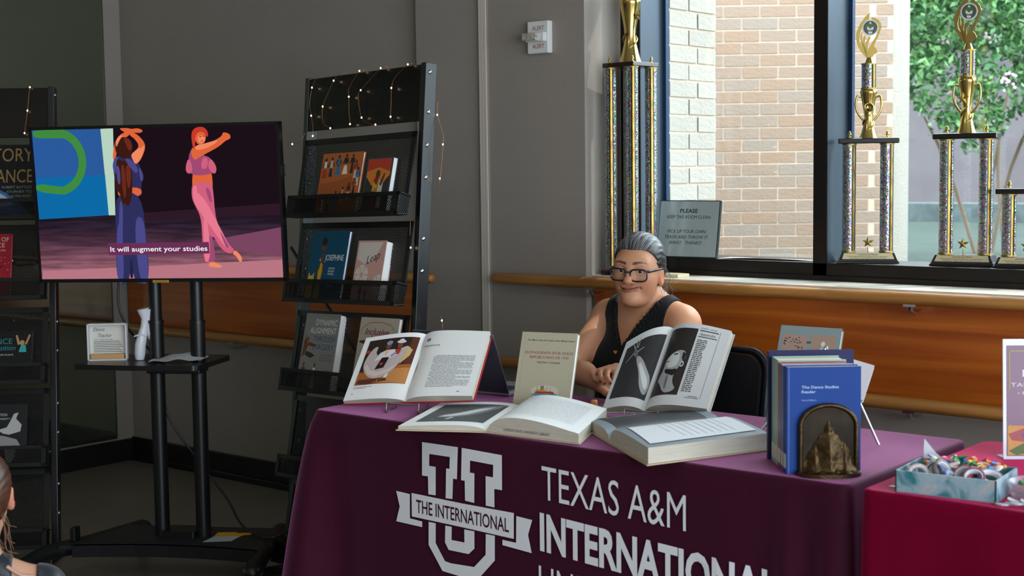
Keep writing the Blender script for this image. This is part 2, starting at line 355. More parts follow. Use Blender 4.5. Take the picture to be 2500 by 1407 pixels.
# ================================================================== tables under cloths
def cloth(name, O, W, D, H, folds, m, rc=.03, drop=.012, sag=None, **k):
    """cloth draped over a W x D table top; folds = (place along the hem, depth, width), hem measured from the front left corner"""
    per = []
    def seg(a, b, n, nrm):
        for i in range(n): t = i / n; per.append((a[0] + (b[0] - a[0]) * t, a[1] + (b[1] - a[1]) * t, nrm[0], nrm[1]))
    def arc(cx, cy, a0, n=6):
        for i in range(n): a = a0 + math.pi / 2 * i / n; per.append((cx + rc * math.cos(a), cy + rc * math.sin(a), math.cos(a), math.sin(a)))
    seg((0, D - rc), (0, rc), 40, (-1, 0)); arc(rc, rc, math.pi)
    i_front = len(per); seg((rc, 0), (W - rc, 0), 110, (0, -1)); arc(W - rc, rc, -math.pi / 2)
    seg((W, rc), (W, D - rc), 40, (1, 0)); arc(W - rc, D - rc, 0); seg((W - rc, D), (rc, D), 30, (0, 1)); arc(rc, D - rc, math.pi / 2)
    s = [0.]
    for a, b in zip(per, per[1:]): s.append(s[-1] + math.hypot(b[0] - a[0], b[1] - a[1]))
    s0 = s[i_front] - rc * .8; s = [x - s0 for x in s]
    rows = [(-.012, H), (-.006, H - .0008), (-.002, H - .004), (0, H - .010)]
    nt = 26; rows += [(None, i / nt) for i in range(1, nt + 1)]
    n = len(per); vs, fs = [], []
    for off, z in rows:
        for i, (x, y, nx, ny) in enumerate(per):
            if off is not None: vs.append((x + nx * off, y + ny * off, z))
            else:
                t = z; o = 0
                for c, a, w in folds: o += a * math.exp(-((s[i] - c) / w) ** 2)
                o *= t ** .7; zz = (H - .010) * (1 - t) + drop * t
                vs.append((x + nx * o, y + ny * o, zz))
    for j in range(len(rows) - 1):
        for i in range(n): fs.append((j * n + i, (j + 1) * n + i, (j + 1) * n + (i + 1) % n, j * n + (i + 1) % n))
    fs.append(tuple(range(n)))
    mb = MB().add(vs, fs, 0, True); mb.sm[-1] = False
    return mb.obj(name, m, loc=O, **k)
M_MAR = mat('maroon_cloth', '#391123', .6, spec=.06, noise=(60, .06), bump=(900, .05), sheen=1., sheen_tint='#e08cc6')
M_RED = mat('crimson_cloth', '#6c0326', .6, spec=.05, noise=(60, .05), bump=(900, .05), sheen=1., sheen_tint='#ff4a86')
TX, TY, TZ = -3.17, 2.85, .745
FOLDS = [(0.0, .15, .07), (-.14, -.05, .08), (-.26, .07, .08), (-.48, .03, .1), (.13, -.012, .07), (1.42, .012, .05), (1.52, -.012, .03), (1.58, .030, .022), (1.635, -.022, .024), (1.69, .028, .02), (1.74, .012, .03), (1.9, -.02, .06), (2.05, .02, .06)]
tc1 = cloth('tablecloth', (TX, TY, 0), 1.738, .67, TZ,
            FOLDS,
            M_MAR, label='maroon tablecloth with a white university logo draped over the long table', cat='tablecloth')
tc2 = cloth('tablecloth', (-1.392, 2.825, 0), 1.85, .70, TZ + .004,
            [(0.0, .012, .05), (.18, -.015, .06), (.3, .012, .05), (.7, .02, .08), (1.2, .02, .08), (-.15, .02, .08)],
            M_RED, label='crimson tablecloth on the table beside the maroon one', cat='tablecloth')
# white print on the maroon cloth (follows its front)
def fn(x, z):
    t = min(1, max(0, (TZ - .010 - z) / (TZ - .022))) ** .7
    return Vector((x, -.0045 - t * sum(a * math.exp(-((x - .006 - c) / w) ** 2) for c, a, w in FOLDS), z))
LOGO = [[(.455,.6986),(.5886,.6996),(.5831,.6105),(.569,.6105),(.5654,.5535),(.5404,.5522),(.5441,.6357),(.5565,.636),(.5584,.6691),(.4817,.6684),(.4803,.6349),(.5051,.6349),(.5032,.5551),(.4753,.5545),(.4753,.6046),(.4527,.6044)],
 [(.6026,.6995),(.7449,.6963),(.7438,.6022),(.717,.602),(.7166,.552),(.6861,.5525),(.687,.6328),(.713,.6327),(.7142,.6666),(.6321,.6683),(.6309,.6352),(.647,.6351),(.6449,.554),(.6118,.5556),(.6118,.6103),(.5984,.6103)],
 [(.4747,.4765),(.5014,.4765),(.5001,.4202),(.534,.3752),(.5555,.3729),(.6408,.3768),(.683,.4179),(.6846,.4748),(.7164,.4749),(.7152,.4074),(.653,.344),(.5905,.342),(.546,.3445),(.5238,.3458),(.4731,.4113)],
 [(.5375,.4756),(.5613,.4757),(.5599,.4387),(.6071,.4391),(.6073,.4756),(.6439,.4759),(.643,.428),(.6217,.4095),(.5486,.4091),(.5352,.4281)],
 [(.3508,.547),(.4042,.5451),(.403,.4758),(.4501,.4737),(.4497,.4577),(.3484,.4594),(.3635,.5036)],
 [(.792,.5397),(.8459,.537),(.8312,.4955),(.8429,.4486),(.743,.4539),(.7432,.4683),(.7903,.4676)]]
M_PRINT = mat('white_print', '#e2e4ec', .7)
mb = MB()
for p in LOGO: mb.poly(p[::-1], fn, 0)
mb.obj('letter_u_emblem', M_PRINT, tc1)
MB().poly([(.4111,.5493),(.6006,.5464),(.7839,.5467),(.7828,.4771),(.5992,.4806),(.4107,.4825)][::-1], lambda x, y: fn(x, y) + Vector((0, -.0004, 0)), 0).obj('ribbon', M_PRINT, tc1)
def sl(x0, y0, x1, y1, dy=0):   # text frame that follows a sloping baseline
    return lambda x, y: fn(x, y0 + (y1 - y0) * (x - x0) / (x1 - x0) + y) + Vector((0, -dy, 0))
MB().text('THE INTERNATIONAL', .4287, 0, .0385, sl(.4287, .4965, .767, .4925, .0008), w=.338, bold=.012).obj('ribbon_lettering', M_MAR, tc1)
MB().text('TEXAS A&M', .879, 0, .0935, sl(.879, .5972, 1.32, .5801), w=.441, bold=-.002).obj('lettering', M_PRINT, tc1)
MB().text('INTERNATIONAL', .871, 0, .0985, sl(.871, .4644, 1.545, .4258), w=.695, bold=.034).obj('lettering', M_PRINT, tc1)
MB().text('UNIVERSITY', .866, 0, .0935, sl(.866, .333, 1.3, .312), w=.44, bold=-.002).obj('lettering', M_PRINT, tc1)
MB().text('SU', .232, 0, .07, sl(.232, .182, .5, .17), w=.075, bold=.03).obj('lettering', M_PRINT, tc1)
# ================================================================== television on its cart
cw = Vector((.857, .515, 0)).normalized(); cn = Vector((cw.y, -cw.x, 0))      # width and front directions of the cart
CART = basis((-4.203, 3.145, 0), cw, -cn, (0, 0, 1))
cart = empty('television_cart', M=CART, label='black two-post rolling cart with a shelf, carrying the television', cat='cart')
M_CART = mat('cart_black', '#0d0f12', .38, spec=.5)
for x in (-.078, .078):
    c = MB().lathe([(.0265, .14), (.0265, .92)], 20, 0, Matrix.Translation((x, 0, 0))).obj('column', M_CART, cart)
    MB().lathe([(.0225, .9), (.0225, 1.45)], 20, 0, Matrix.Translation((x, 0, 0))).obj('upper_tube', M_CART, c)
    MB().lathe([(.0285, .914), (.0285, .926)], 20, 0, Matrix.Translation((x, 0, 0))).obj('collar', STEEL, c)
# base: bowed deck, raised foot between the columns, two long runners with casters
deck = [(-.39, -.19), (-.33, -.10), (-.26, .12), (.31, .13), (.34, -.10), (.345, -.16)] + [(x, -.20 + .05 * math.cos(x / .4 * math.pi / 2)) for x in (.33, .24, .12, 0, -.12, -.24, -.33)]
MB().prism(deck[::-1], .128, .142).obj('base_deck', mat('cart_deck', '#17171a', .55, noise=(50, .2)), cart, bev=.004)
rim = [(x, -.202 + .05 * math.cos(x / .4 * math.pi / 2)) for x in (-.34, -.24, -.12, 0, .12, .24, .335)]
MB().prism([(x, y) for x, y in rim] + [(x, y + .018) for x, y in rim[::-1]], .100, .142).obj('base_skirt', M_CART, cart, bev=.003)
MB().prism([(-.06, -.05), (.06, -.05), (.06, .05), (-.06, .05)], .142, .165).obj('foot_block', M_CART, cart, bev=.006)
for s, a, b in ((-1, (-.455, -.30), (-.245, .20)), (1, (.365, -.30), (.30, .205))):
    r = MB().tube(spline([(a[0], a[1], .100), (a[0] * .95, a[1] * .6, .112), ((a[0] + b[0]) / 2, -.06, .115), (b[0], b[1], .115)], 6), .033, 12, flat=.85).obj('runner', M_CART, cart)
    for q in (a, b):
        MB().sphere((q[0], q[1], .10 if q is a else .113), .036, 12, sc=(1, 1, .8)).obj('end_cap', M_CART, r)
        ax = Matrix.Translation((q[0], q[1] + .0, .0245)) @ Matrix.Rotation(math.pi / 2, 4, 'Y')
        w = MB().lathe([(.0235, -.011), (.024, -.006), (.024, .006), (.0235, .011)], 16, 0, ax).box(q[0] - .004, q[0] + .004, q[1] - .012, q[1] + .012, .035, .085).obj('caster', BLACK, r)
MB().box(-.372, -.352, -.135, -.09, .140, .19).obj('stop_plate', M_CART, cart, bev=.004)
sh = [(-.325, -.150), (-.09, -.168), (.118, -.160), (.136, -.145), (.150, .125), (.138, .146), (-.20, .158), (-.27, .12)]
SHZ = .783
s_ = MB().prism(sh, SHZ - .018, SHZ).obj('shelf', mat('shelf_black', '#111215', .3), cart, bev=.006)
MB().box(-.10, .10, -.05, .04, SHZ - .045, SHZ - .018).obj('shelf_bracket', M_CART, cart, bev=.004)
# mounting plate behind the set
MB().box(-.2, .2, -.055, -.02, 1.2, 1.24).box(-.2, .2, -.055, -.02, 1.42, 1.46).box(-.13, -.1, -.06, -.03, 1.15, 1.5).box(.1, .13, -.06, -.03, 1.15, 1.5).obj('mount', M_CART, cart)

TW, TH = .912, .551
tilt = math.radians(3)
TV = Matrix.Translation((-4.168, 3.052, 1.345)) @ Matrix.Rotation(math.atan2(cw.y, cw.x), 4, 'Z') @ Matrix.Rotation(tilt, 4, 'X') @ Matrix.Rotation(math.radians(-.35), 4, 'Y')
tv = empty('television', M=TV, label='flat television on the cart showing two dancers on a stage', cat='television')
w2, h2 = TW / 2, TH / 2
M_BEZ = mat('bezel_black', '#0a0a0d', .3)
MB().box(-w2, w2, 0, .035, -h2, h2).box(-.3, .3, .03, .06, -.2, .15).obj('cabinet', M_BEZ, tv, bev=.003)
bz = MB()
for a in ((-w2, w2, h2 - .0105, h2), (-w2, w2, -h2, -h2 + .0125), (-w2, -w2 + .009, -h2, h2), (w2 - .009, w2, -h2, h2)): bz.box(a[0], a[1], -.006, .001, a[2], a[3])
bz.obj('bezel', M_BEZ, tv)
MB().box(w2 - .001, w2 + .009, .004, .02, .09, .126).obj('side_badge', M_BEZ, tv)
MB().text('SAMSUNG', 0, 0, .006, lambda x, y: Vector((w2 + .0094, .009 + y, .094 + x)), w=.028, bold=.02).obj('side_badge_lettering', mat('badge_ink', '#9a9a9a'), tv)
MB().box(-.03, .03, -.0075, -.006, -h2 - .002, -h2 + .007).obj('asset_sticker', mat('sticker_gold', '#b28a2e', .5), tv)
MB().text('ATC PATIO TV', 0, -h2 + .0005, .004, plane_fn((0, -.0078, 0), (1, 0, 0), (0, 0, 1)), w=.045, align='c').obj('asset_sticker_lettering', INK, tv)
# --- picture on the screen; coordinates are screen units 0..1 across, 0..1 up
SW, SH = TW - .018, TH - .023
def scr(L): return lambda x, y: Vector(((x - .5) * SW, -.0008 - .00012 * L, (y - .5) * SH + .001))
EM = {}
def em(h, s=1.):
    s *= .70
    k = (h, s)
    if k not in EM:
        m = bpy.data.materials.new('screen_' + h.strip('#')); m.use_nodes = True; N = m.node_tree.nodes; N.remove(N['Principled BSDF'])
        e = N.new('ShaderNodeEmission'); e.inputs[0].default_value = lin(h); e.inputs[1].default_value = s
        m.node_tree.links.new(e.outputs[0], N['Material Output'].inputs[0]); EM[k] = m
    return EM[k]
# stage floor: procedural streaks in object space
def screen_ramp(name, stops, noise=.0, nscale=(2, 2, 30), c2=None):
    m = bpy.data.materials.new(name); m.use_nodes = True; nt = m.node_tree; N, L = nt.nodes, nt.links; N.remove(N['Principled BSDF'])
    tc = N.new('ShaderNodeTexCoord'); sx = N.new('ShaderNodeSeparateXYZ'); L.new(tc.outputs['Object'], sx.inputs[0])
    mr = N.new('ShaderNodeMapRange'); mr.inputs[1].default_value = -SH / 2; mr.inputs[2].default_value = SH / 2; L.new(sx.outputs['Z'], mr.inputs[0])
    r = N.new('ShaderNodeValToRGB'); L.new(mr.outputs[0], r.inputs[0]); el = r.color_ramp.elements
    while len(el) < len(stops): el.new(.5)
    for e, (p, h) in zip(el, stops): e.position = p; e.color = lin(h)
    out = r.outputs[0]
    if noise:
        mp = N.new('ShaderNodeMapping'); mp.inputs['Scale'].default_value = nscale; L.new(tc.outputs['Object'], mp.inputs[0])
        n = N.new('ShaderNodeTexNoise'); n.inputs['Scale'].default_value = 3; n.inputs['Detail'].default_value = 6; L.new(mp.outputs[0], n.inputs['Vector'])
        mr2 = N.new('ShaderNodeMapRange'); mr2.inputs[1].default_value = .35; mr2.inputs[2].default_value = .75; mr2.inputs[3].default_value = 1 - noise; mr2.inputs[4].default_value = 1 + noise; L.new(n.outputs['Fac'], mr2.inputs[0])
        vm = N.new('ShaderNodeVectorMath'); vm.operation = 'SCALE'; L.new(out, vm.inputs[0]); L.new(mr2.outputs[0], vm.inputs['Scale']); out = vm.outputs[0]
    e = N.new('ShaderNodeEmission'); e.inputs[1].default_value = .70; L.new(out, e.inputs[0]); L.new(e.outputs[0], N['Material Output'].inputs[0]); return m
def px(pts):  # measured on a 1842 x 1407 enlargement of the set: unrolls its slight perspective into screen units
    out = []
    for x, y in pts:
        yy0 = 425 - 18 * (x - 195) / 1570; t = (y - yy0) / (1340 - yy0); xl = 195 + 42 * t; xr = 1760 + 8 * t
        out.append(((x - xl) / (xr - xl), 1 - t))
    return out
pic = MB(); pm = [screen_ramp('screen_floor', [(0, '#a06a74'), (.12, '#8a5868'), (.25, '#4a3040'), (.36, '#2c2030'), (.42, '#241b26')], .45), em('#1c1018'), em('#2a5a9c'), em('#0d6aa6'),
      em('#3f8a3e'), em('#b6d4c0'), em('#e0653a'), em('#f08a62'), em('#3c1a14'), em('#2e2f5c'), em('#4a4a8a'), em('#a04a74'), em('#d0607e'), em('#e87a90'), em('#6a2f56'), em('#ffffff', .95), em('#6a2a1c'), em('#20223e'), em('#c83a2a'), em('#7a4560'), em('#2d1a26'), em('#b87682')]
pic.rect(0, 1, 0, .42, scr(0), 0); pic.rect(0, 1, .42, 1, scr(0), 1)
pic.poly(px([(730, 945), (1765, 885), (1765, 955), (920, 985), (730, 985)]), scr(1), 20)
pic.poly(px([(195, 425), (643, 421), (662, 700), (680, 948), (228, 970)]), scr(1), 2)
pic.poly(px([(212, 720), (665, 700), (680, 948), (228, 970)]), scr(2), 3)
pic.poly(px([(643, 421), (725, 418), (722, 948), (680, 948)]), scr(2), 5)
ring = []
for k in range(28):
    a = math.radians(100 - 200 * k / 27); ring.append((350 + 195 * math.cos(a), 620 - 205 * math.sin(a)))
inner = [(350 + (x - 350) * .75, 620 + (y - 620) * .755) for x, y in ring][::-1]
pic.poly(px(soft(ring[:-3] + [(215, 800), (213, 748)] + inner[3:-4] + [(212, 475), (200, 445), (205, 428), (280, 424)], 1)), scr(3), 4)
for p, m in [  # glare bands on the stage
    ([(1250, 1120), (1765, 1030), (1765, 1200), (1500, 1180)], 19), ([(240, 1290), (1765, 1230), (1765, 1338), (238, 1340)], 21)]: pic.poly(px(p), scr(1), m)
D1 = [ # back-turned dancer in blue with a long ponytail
 ([(735, 585), (770, 590), (850, 590), (880, 620), (905, 700), (893, 780), (900, 840), (740, 840), (722, 700), (715, 640)], 9),
 ([(725, 700), (712, 640), (735, 588), (760, 600), (745, 680)], 10), ([(880, 640), (912, 700), (905, 745), (890, 740)], 10),
 ([(745, 785), (893, 775), (897, 835), (743, 840)], 6),
 ([(740, 815), (895, 810), (918, 1120), (930, 1375), (830, 1375), (815, 1180), (800, 1375), (716, 1375), (724, 1060), (722, 930)], 9),
 ([(730, 1000), (760, 1000), (770, 1370), (718, 1370)], 10), ([(840, 960), (905, 960), (915, 1150), (927, 1370), (862, 1370)], 10), ([(815, 1180), (830, 1338), (800, 1338)], 17),
 ([(715, 610), (728, 520), (760, 460), (830, 432), (835, 460), (775, 490), (748, 540), (738, 600)], 6),
 ([(835, 440), (880, 455), (930, 510), (925, 560), (880, 640), (850, 600), (845, 570), (895, 530), (860, 480), (830, 462)], 6),
 ([(760, 416), (820, 418), (845, 425), (880, 418), (920, 432), (905, 450), (850, 445), (825, 455), (795, 442)], 6),
 ([(835, 575), (905, 530), (918, 560), (885, 625), (860, 640), (842, 600)], 7),
 ([(733, 520), (750, 485), (790, 470), (830, 480), (850, 520), (848, 570), (820, 610), (770, 600), (740, 570)], 8),
 ([(790, 475), (828, 482), (846, 520), (835, 560), (815, 545), (800, 500)], 16),
 ([(745, 595), (780, 620), (830, 610), (838, 680), (840, 770), (830, 850), (805, 905), (790, 870), (770, 890), (760, 820), (735, 790), (728, 740), (738, 660)], 8),
 ([(800, 640), (830, 640), (832, 740), (812, 800), (800, 720)], 16)]
D2 = [ # dancer in mauve stepping with one arm across
 ([(1225, 690), (1240, 690), (1330, 688), (1345, 690), (1350, 775), (1340, 790), (1230, 790), (1218, 775)], 6),
 ([(1215, 560), (1235, 545), (1300, 590), (1340, 600), (1365, 660), (1350, 705), (1225, 712), (1205, 680), (1200, 610)], 11),
 ([(1200, 600), (1178, 670), (1195, 702), (1225, 690), (1222, 640)], 12), ([(1340, 600), (1380, 660), (1368, 705), (1340, 690), (1320, 650)], 12), ([(1290, 600), (1325, 600), (1320, 670), (1275, 670)], 12),
 ([(1220, 752), (1345, 750), (1352, 830), (1355, 900), (1365, 1000), (1440, 1140), (1475, 1170), (1440, 1195), (1385, 1160), (1330, 1060), (1345, 1160), (1348, 1245), (1275, 1243), (1272, 1100), (1268, 960), (1225, 880), (1212, 830)], 12),
 ([(1240, 800), (1300, 860), (1350, 960), (1440, 1140), (1420, 1160), (1330, 1030), (1260, 930), (1222, 860)], 13), ([(1330, 1060), (1345, 1160), (1348, 1245), (1300, 1244), (1300, 1120)], 11),
 ([(1475, 1165), (1512, 1205), (1518, 1235), (1500, 1245), (1480, 1205), (1455, 1190)], 7), ([(1308, 1243), (1345, 1240), (1393, 1268), (1385, 1277), (1305, 1272)], 7),
 ([(1220, 545), (1260, 530), (1330, 520), (1390, 490), (1420, 470), (1425, 448), (1470, 460), (1473, 490), (1440, 500), (1400, 535), (1330, 570), (1270, 600), (1240, 620), (1222, 585)], 6),
 ([(1240, 530), (1330, 512), (1395, 492), (1380, 515), (1320, 545), (1255, 560)], 7),
 ([(1243, 480), (1255, 445), (1285, 430), (1315, 445), (1318, 490), (1300, 520), (1262, 525)], 6), ([(1262, 470), (1310, 465), (1312, 500), (1290, 518), (1268, 510)], 7),
 ([(1228, 520), (1225, 450), (1250, 420), (1300, 413), (1330, 440), (1332, 480), (1318, 470), (1300, 445), (1265, 448), (1248, 480), (1250, 520), (1240, 560)], 18),
 ([(1275, 474), (1290, 472), (1290, 477), (1275, 478)], 8), ([(1297, 470), (1310, 469), (1310, 474), (1297, 475)], 8), ([(1282, 500), (1300, 499), (1298, 505), (1284, 505)], 18)]
D1 += [([(752, 860), (775, 860), (765, 1100), (760, 1338), (745, 1338), (742, 1050)], 10), ([(790, 600), (830, 605), (880, 660), (870, 700), (830, 660)], 10), ([(735, 640), (760, 650), (765, 760), (745, 760)], 10), ([(768, 640), (792, 640), (800, 780), (790, 860), (775, 800)], 16), ([(905, 535), (925, 520), (915, 570), (890, 620)], 7), ([(742, 490), (765, 465), (790, 458), (760, 500), (742, 540)], 7)]
D2 += [([(1225, 770), (1250, 770), (1250, 860), (1235, 880), (1222, 850)], 13), ([(1285, 950), (1310, 980), (1320, 1200), (1300, 1240), (1282, 1240), (1280, 1060)], 13), ([(1380, 1040), (1400, 1075), (1440, 1150), (1420, 1160)], 11), ([(1255, 620), (1285, 640), (1280, 700), (1250, 700)], 11), ([(1300, 780), (1330, 790), (1345, 880), (1325, 870)], 11)]
L_ = 4
for P in (D1, D2):
    for p, m in P: pic.poly(px(soft(p)), scr(L_), m); L_ += .5
pic.poly(px([(672, 1120), (1312, 1117), (1314, 1188), (674, 1194)]), scr(L_ + 1), 14)
a, b = px([(686, 1172), (1302, 1170)]); pic.text('It will augment your studies', a[0], a[1], .034, scr(L_ + 2), 15, w=b[0] - a[0], bold=.010)
pic.obj('screen_picture', pm, tv)

# ------------------------------------------------------------------ things on the cart
def on_cart(x, y, z, a=0): return CART @ Matrix.Translation((x, y, z)) @ Matrix.Rotation(a, 4, 'Z')
fb = empty('box_frame', M=on_cart(-.245, -.048, SHZ, math.radians(14)), label='small white box frame with Dance Teacher text on the cart shelf', cat='frame')
M_FR = mat('frame_white', '#cfcfd2', .45)
w, h = .140, .134
MB().box(-w / 2, w / 2, -.0, .032, 0, .006).box(-w / 2, w / 2, 0, .032, h - .006, h).box(-w / 2, -w / 2 + .006, 0, .032, 0, h).box(w / 2 - .006, w / 2, 0, .032, 0, h).obj('frame', M_FR, fb, bev=.001)
MB().box(-w / 2 + .002, w / 2 - .002, .027, .030, .002, h - .002).obj('card', mat('card_ivory', '#d6d5cd', .7), fb)
MB().box(-.058, .058, .002, .022, .0065, .024).obj('wood_block', wood('pale_block', '#b98c5a', '#d3a873', .5), fb, bev=.001)
f = plane_fn((0, .0267, 0), (1, 0, 0), (0, 0, 1)); t = MB()
t.text('Dance', -.052, .105, .013, f, w=.040, shear=.35).text('Teacher', -.034, .083, .013, f, w=.048, shear=.35).text('noun / dans tee-cher', -.052, .073, .004, f, w=.07, shear=.3, bold=.01)
for i in range(7): t.rect(-.052, .040 + .012 * ((i * 37) % 7) / 7, .0665 - i * .0063, .0685 - i * .0063, f)
t.obj('lettering', mat('frame_ink', '#4a4a4c'), fb)
# pointe shoe figurine: two crossed feet cut off at the ankle
fg = empty('feet_figurine', M=on_cart(-.112, -.020, SHZ, math.radians(6)), label='white figurine of two feet in pointe shoes on the cart shelf', cat='figurine')
M_FIG = mat('figurine_white', '#d3d6de', .35, sss=.0)
MB().tube([(-.022, 0, .002), (-.021, 0, .022), (-.018, 0, .055), (-.012, .004, .085), (-.004, .008, .120), (.000, .008, .150), (-.006, .006, .185)], [.0175, .0225, .0225, .0205, .0155, .0165, .0265], 16, flat=.85).obj('front_foot', M_FIG, fg)
MB().tube([(.050, .012, .002), (.044, .014, .03), (.030, .016, .065), (.018, .016, .10), (.008, .016, .140), (.008, .012, .184)], [.010, .018, .021, .020, .016, .0235], 16, flat=.85).sphere((.038, .018, .088), .018, 12).obj('back_foot', M_FIG, fg)
MB().tube([(-.034, -.017, .088), (-.012, -.018, .094), (.008, -.010, .090)], .003, 8).obj('ribbon', M_FIG, fg)
# crumpled leaflet
def leaf(u, v):
    x, y = u * .185 - .01, v * .085; return (x + .03 * v, y - .03 * u, .004 + .012 * math.sin(u * 2.6) ** 2 * (.4 + v) + .003 * math.sin(u * 14 + v * 4) + .004 * v)
MB().grid(leaf, 24, 8).obj('leaflet', mat('leaflet_paper', '#b9bdc4', .8, noise=(160, .25)), M=on_cart(-.060, -.10, SHZ, math.radians(24)), label='curled grey printed leaflet lying on the cart shelf', cat='leaflet')
# warning cards on the base
wc = empty('warning_label', M=on_cart(.165, -.005, .1425, math.radians(10)), label='yellow and white printed label on the cart base', cat='label')
MB().prism([(-.07, -.075), (.030, -.070), (.05, -.005), (-.045, -.005)], 0, .001).obj('white_card', mat('label_white', '#a8b2ba', .6, noise=(120, .15)), wc)
MB().prism([(-.045, -.004), (.05, -.004), (.062, .012), (.085, .015), (.09, .042), (.03, .04), (.03, .055), (-.04, .055)], 0, .0012).obj('yellow_card', mat('label_yellow', '#c89b12', .6, noise=(150, .1)), wc)
# power cord running from the set to the floor and away behind the rack
cd = [(-.235, .06, 1.1), (-.24, .05, .98), (-.21, .07, .88), (-.15, .16, .76), (-.10, .14, .55), (.02, .16, .36), (.12, .13, .25), (.2, .06, .17), (.30, -.02, .15), (.36, -.05, .155), (.42, .04, .16), (.47, .2, .01)]
MB().tube(spline([CART @ Vector(p) for p in cd], 8), .0042, 8).obj('power_cord', mat('cord_black', '#15181b', .35), label='thin black power cord hanging behind the television cart to the floor', cat='cord')
# ================================================================== display racks with books
M_MESH = bpy.data.materials.new('wire_mesh_black'); M_MESH.use_nodes = True
nt = M_MESH.node_tree; N, L = nt.nodes, nt.links; b = N['Principled BSDF']; b.inputs['Base Color'].default_value = lin('#050506'); b.inputs['Roughness'].default_value = .5; b.inputs['Specular IOR Level'].default_value = .25
tcn = N.new('ShaderNodeTexCoord'); sx = N.new('ShaderNodeSeparateXYZ'); L.new(tcn.outputs['Object'], sx.inputs[0])
def mnode(op, a, b_=None, c=None):
    n = N.new('ShaderNodeMath'); n.operation = op
    for i, q in enumerate((a, b_, c)):
        if q is None: continue
        if isinstance(q, (int, float)): n.inputs[i].default_value = q
        else: L.new(q, n.inputs[i])
    return n.outputs[0]
xs = mnode('ADD', sx.outputs['X'], mnode('MULTIPLY', sx.outputs['Y'], .9)); zs = mnode('MULTIPLY', sx.outputs['Z'], .78); k_ = 1 / .0088
m1 = mnode('ABSOLUTE', mnode('SUBTRACT', mnode('FRACT', mnode('MULTIPLY', mnode('ADD', xs, zs), k_)), .5))
m2 = mnode('ABSOLUTE', mnode('SUBTRACT', mnode('FRACT', mnode('MULTIPLY', mnode('SUBTRACT', xs, zs), k_)), .5))
al_ = mnode('LESS_THAN', mnode('MINIMUM', m1, m2), .245); L.new(al_, b.inputs['Alpha'])

WT = [1.571, 1.270, .956, .649, .345]; WTR = [1.365, 1.067, .748, .439, .130]; WB = [1.288, .986, .670, .3615, .055]; RW = .61
def make_rack(M, label, side=0):
    e = empty('display_rack', M=M, label=label, cat='display rack', group='black mesh display racks')
    for u0, u1, s in ((-.022, 0, 1), (RW, RW + .024, 1)):
        p = MB().box(u0, u1, 0, .05, 0.0, 1.80).obj('post', STEEL, e, bev=.002)
        bx = u1 if u0 > 0 else 0
        for wv in (1.769, 1.636, 1.525, 1.417, 1.212, 1.104, .90, .79, .59, .48, .285, .175):
            MB().lathe([(.0075, 0), (.0075, .001), (.0055, .0035), (.0, .0042)], 12, 0, Matrix.Translation((bx, .019, wv)) @ Matrix.Rotation(math.pi / 2, 4, 'Y')).obj('bolt', CHROME, p)
    MB().box(0, RW, .004, .016, 1.606, 1.795).obj('header_board', mat('header_black', '#060607', .25, spec=.25), e, bev=.001)
    MB().box(-.03, 0, -.12, .30, 0, .03).obj('foot', BLACK, e, bev=.004); MB().box(RW, RW + .03, -.12, .30, 0, .03).obj('foot', BLACK, e, bev=.004)
    for wt, tr, wb in zip(WT, WTR, WB):
        top, bot = Vector((0, -.004, wt)), Vector((0, -.036, wb + .004)); d = bot - top
        n = Vector((0, d.z, -d.y)).normalized()
        s = MB()
        for a, b_ in (((.002, 0), (RW - .002, .07)), ((.002, .94), (RW - .002, 1)), ((.002, 0), (.022, 1)), ((RW - .022, 0), (RW - .002, 1))):
            q = [top + d * t + Vector((u, 0, 0)) for u, t in ((a[0], a[1]), (b_[0], a[1]), (b_[0], b_[1]), (a[0], b_[1]))]
            s.add([p - n * .003 for p in q] + [p + n * .003 for p in q], [(0, 1, 2, 3), (7, 6, 5, 4), (0, 4, 5, 1), (1, 5, 6, 2), (2, 6, 7, 3), (3, 7, 4, 0)])
        sh = s.obj('shelf_frame', BLACK, e)
        q = [top + Vector((.01, 0, 0)), top + Vector((RW - .01, 0, 0)), bot + Vector((RW - .01, 0, 0)), bot + Vector((.01, 0, 0))]
        MB().add(q, [(0, 1, 2, 3)]).obj('back_mesh', M_MESH, sh)
        fb_, ft = Vector((0, -.080, wb)), Vector((0, -.070, tr)); d2 = fb_ - ft
        t_ = MB().box(0, RW, -.080, -.034, wb - .002, wb + .003)
        for u0, u1, t0, t1 in ((0, RW, 0, .17), (0, RW, .83, 1), (0, .016, 0, 1), (RW - .016, RW, 0, 1)):
            q = [ft + d2 * t + Vector((u, 0, 0)) for u, t in ((u0, t0), (u1, t0), (u1, t1), (u0, t1))]
            t_.add([p + Vector((0, .002, 0)) for p in q] + [p - Vector((0, .002, 0)) for p in q], [(0, 1, 2, 3), (7, 6, 5, 4), (0, 4, 5, 1), (1, 5, 6, 2), (2, 6, 7, 3), (3, 7, 4, 0)])
        for u in (0, RW):
            t_.tube([(u, -.070, tr - .004), (u, -.025, tr - .012)], .0035, 6); t_.tube([(u, -.08, wb), (u, -.036, wb + .004)], .0035, 6)
        tr_ = t_.obj('tray', BLACK, e)
        MB().add([ft, ft + Vector((RW, 0, 0)), fb_ + Vector((RW, 0, 0)), fb_], [(0, 1, 2, 3)]).obj('tray_mesh', M_MESH, tr_)
        for u in (.0, RW): MB().add([(u, -.07, tr), (u, -.02, tr - .01), (u, -.036, wb), (u, -.08, wb)], [(0, 1, 2, 3)]).obj('side_mesh', M_MESH, tr_)
    return e
RM = basis((-3.8946, 3.3714, .0), (.9964, -.0795, .03), (.0822, .9911, -.1044), (-.0214, .1065, .9941))
rack = make_rack(RM, 'black leaning mesh display rack between the television and the maroon table')
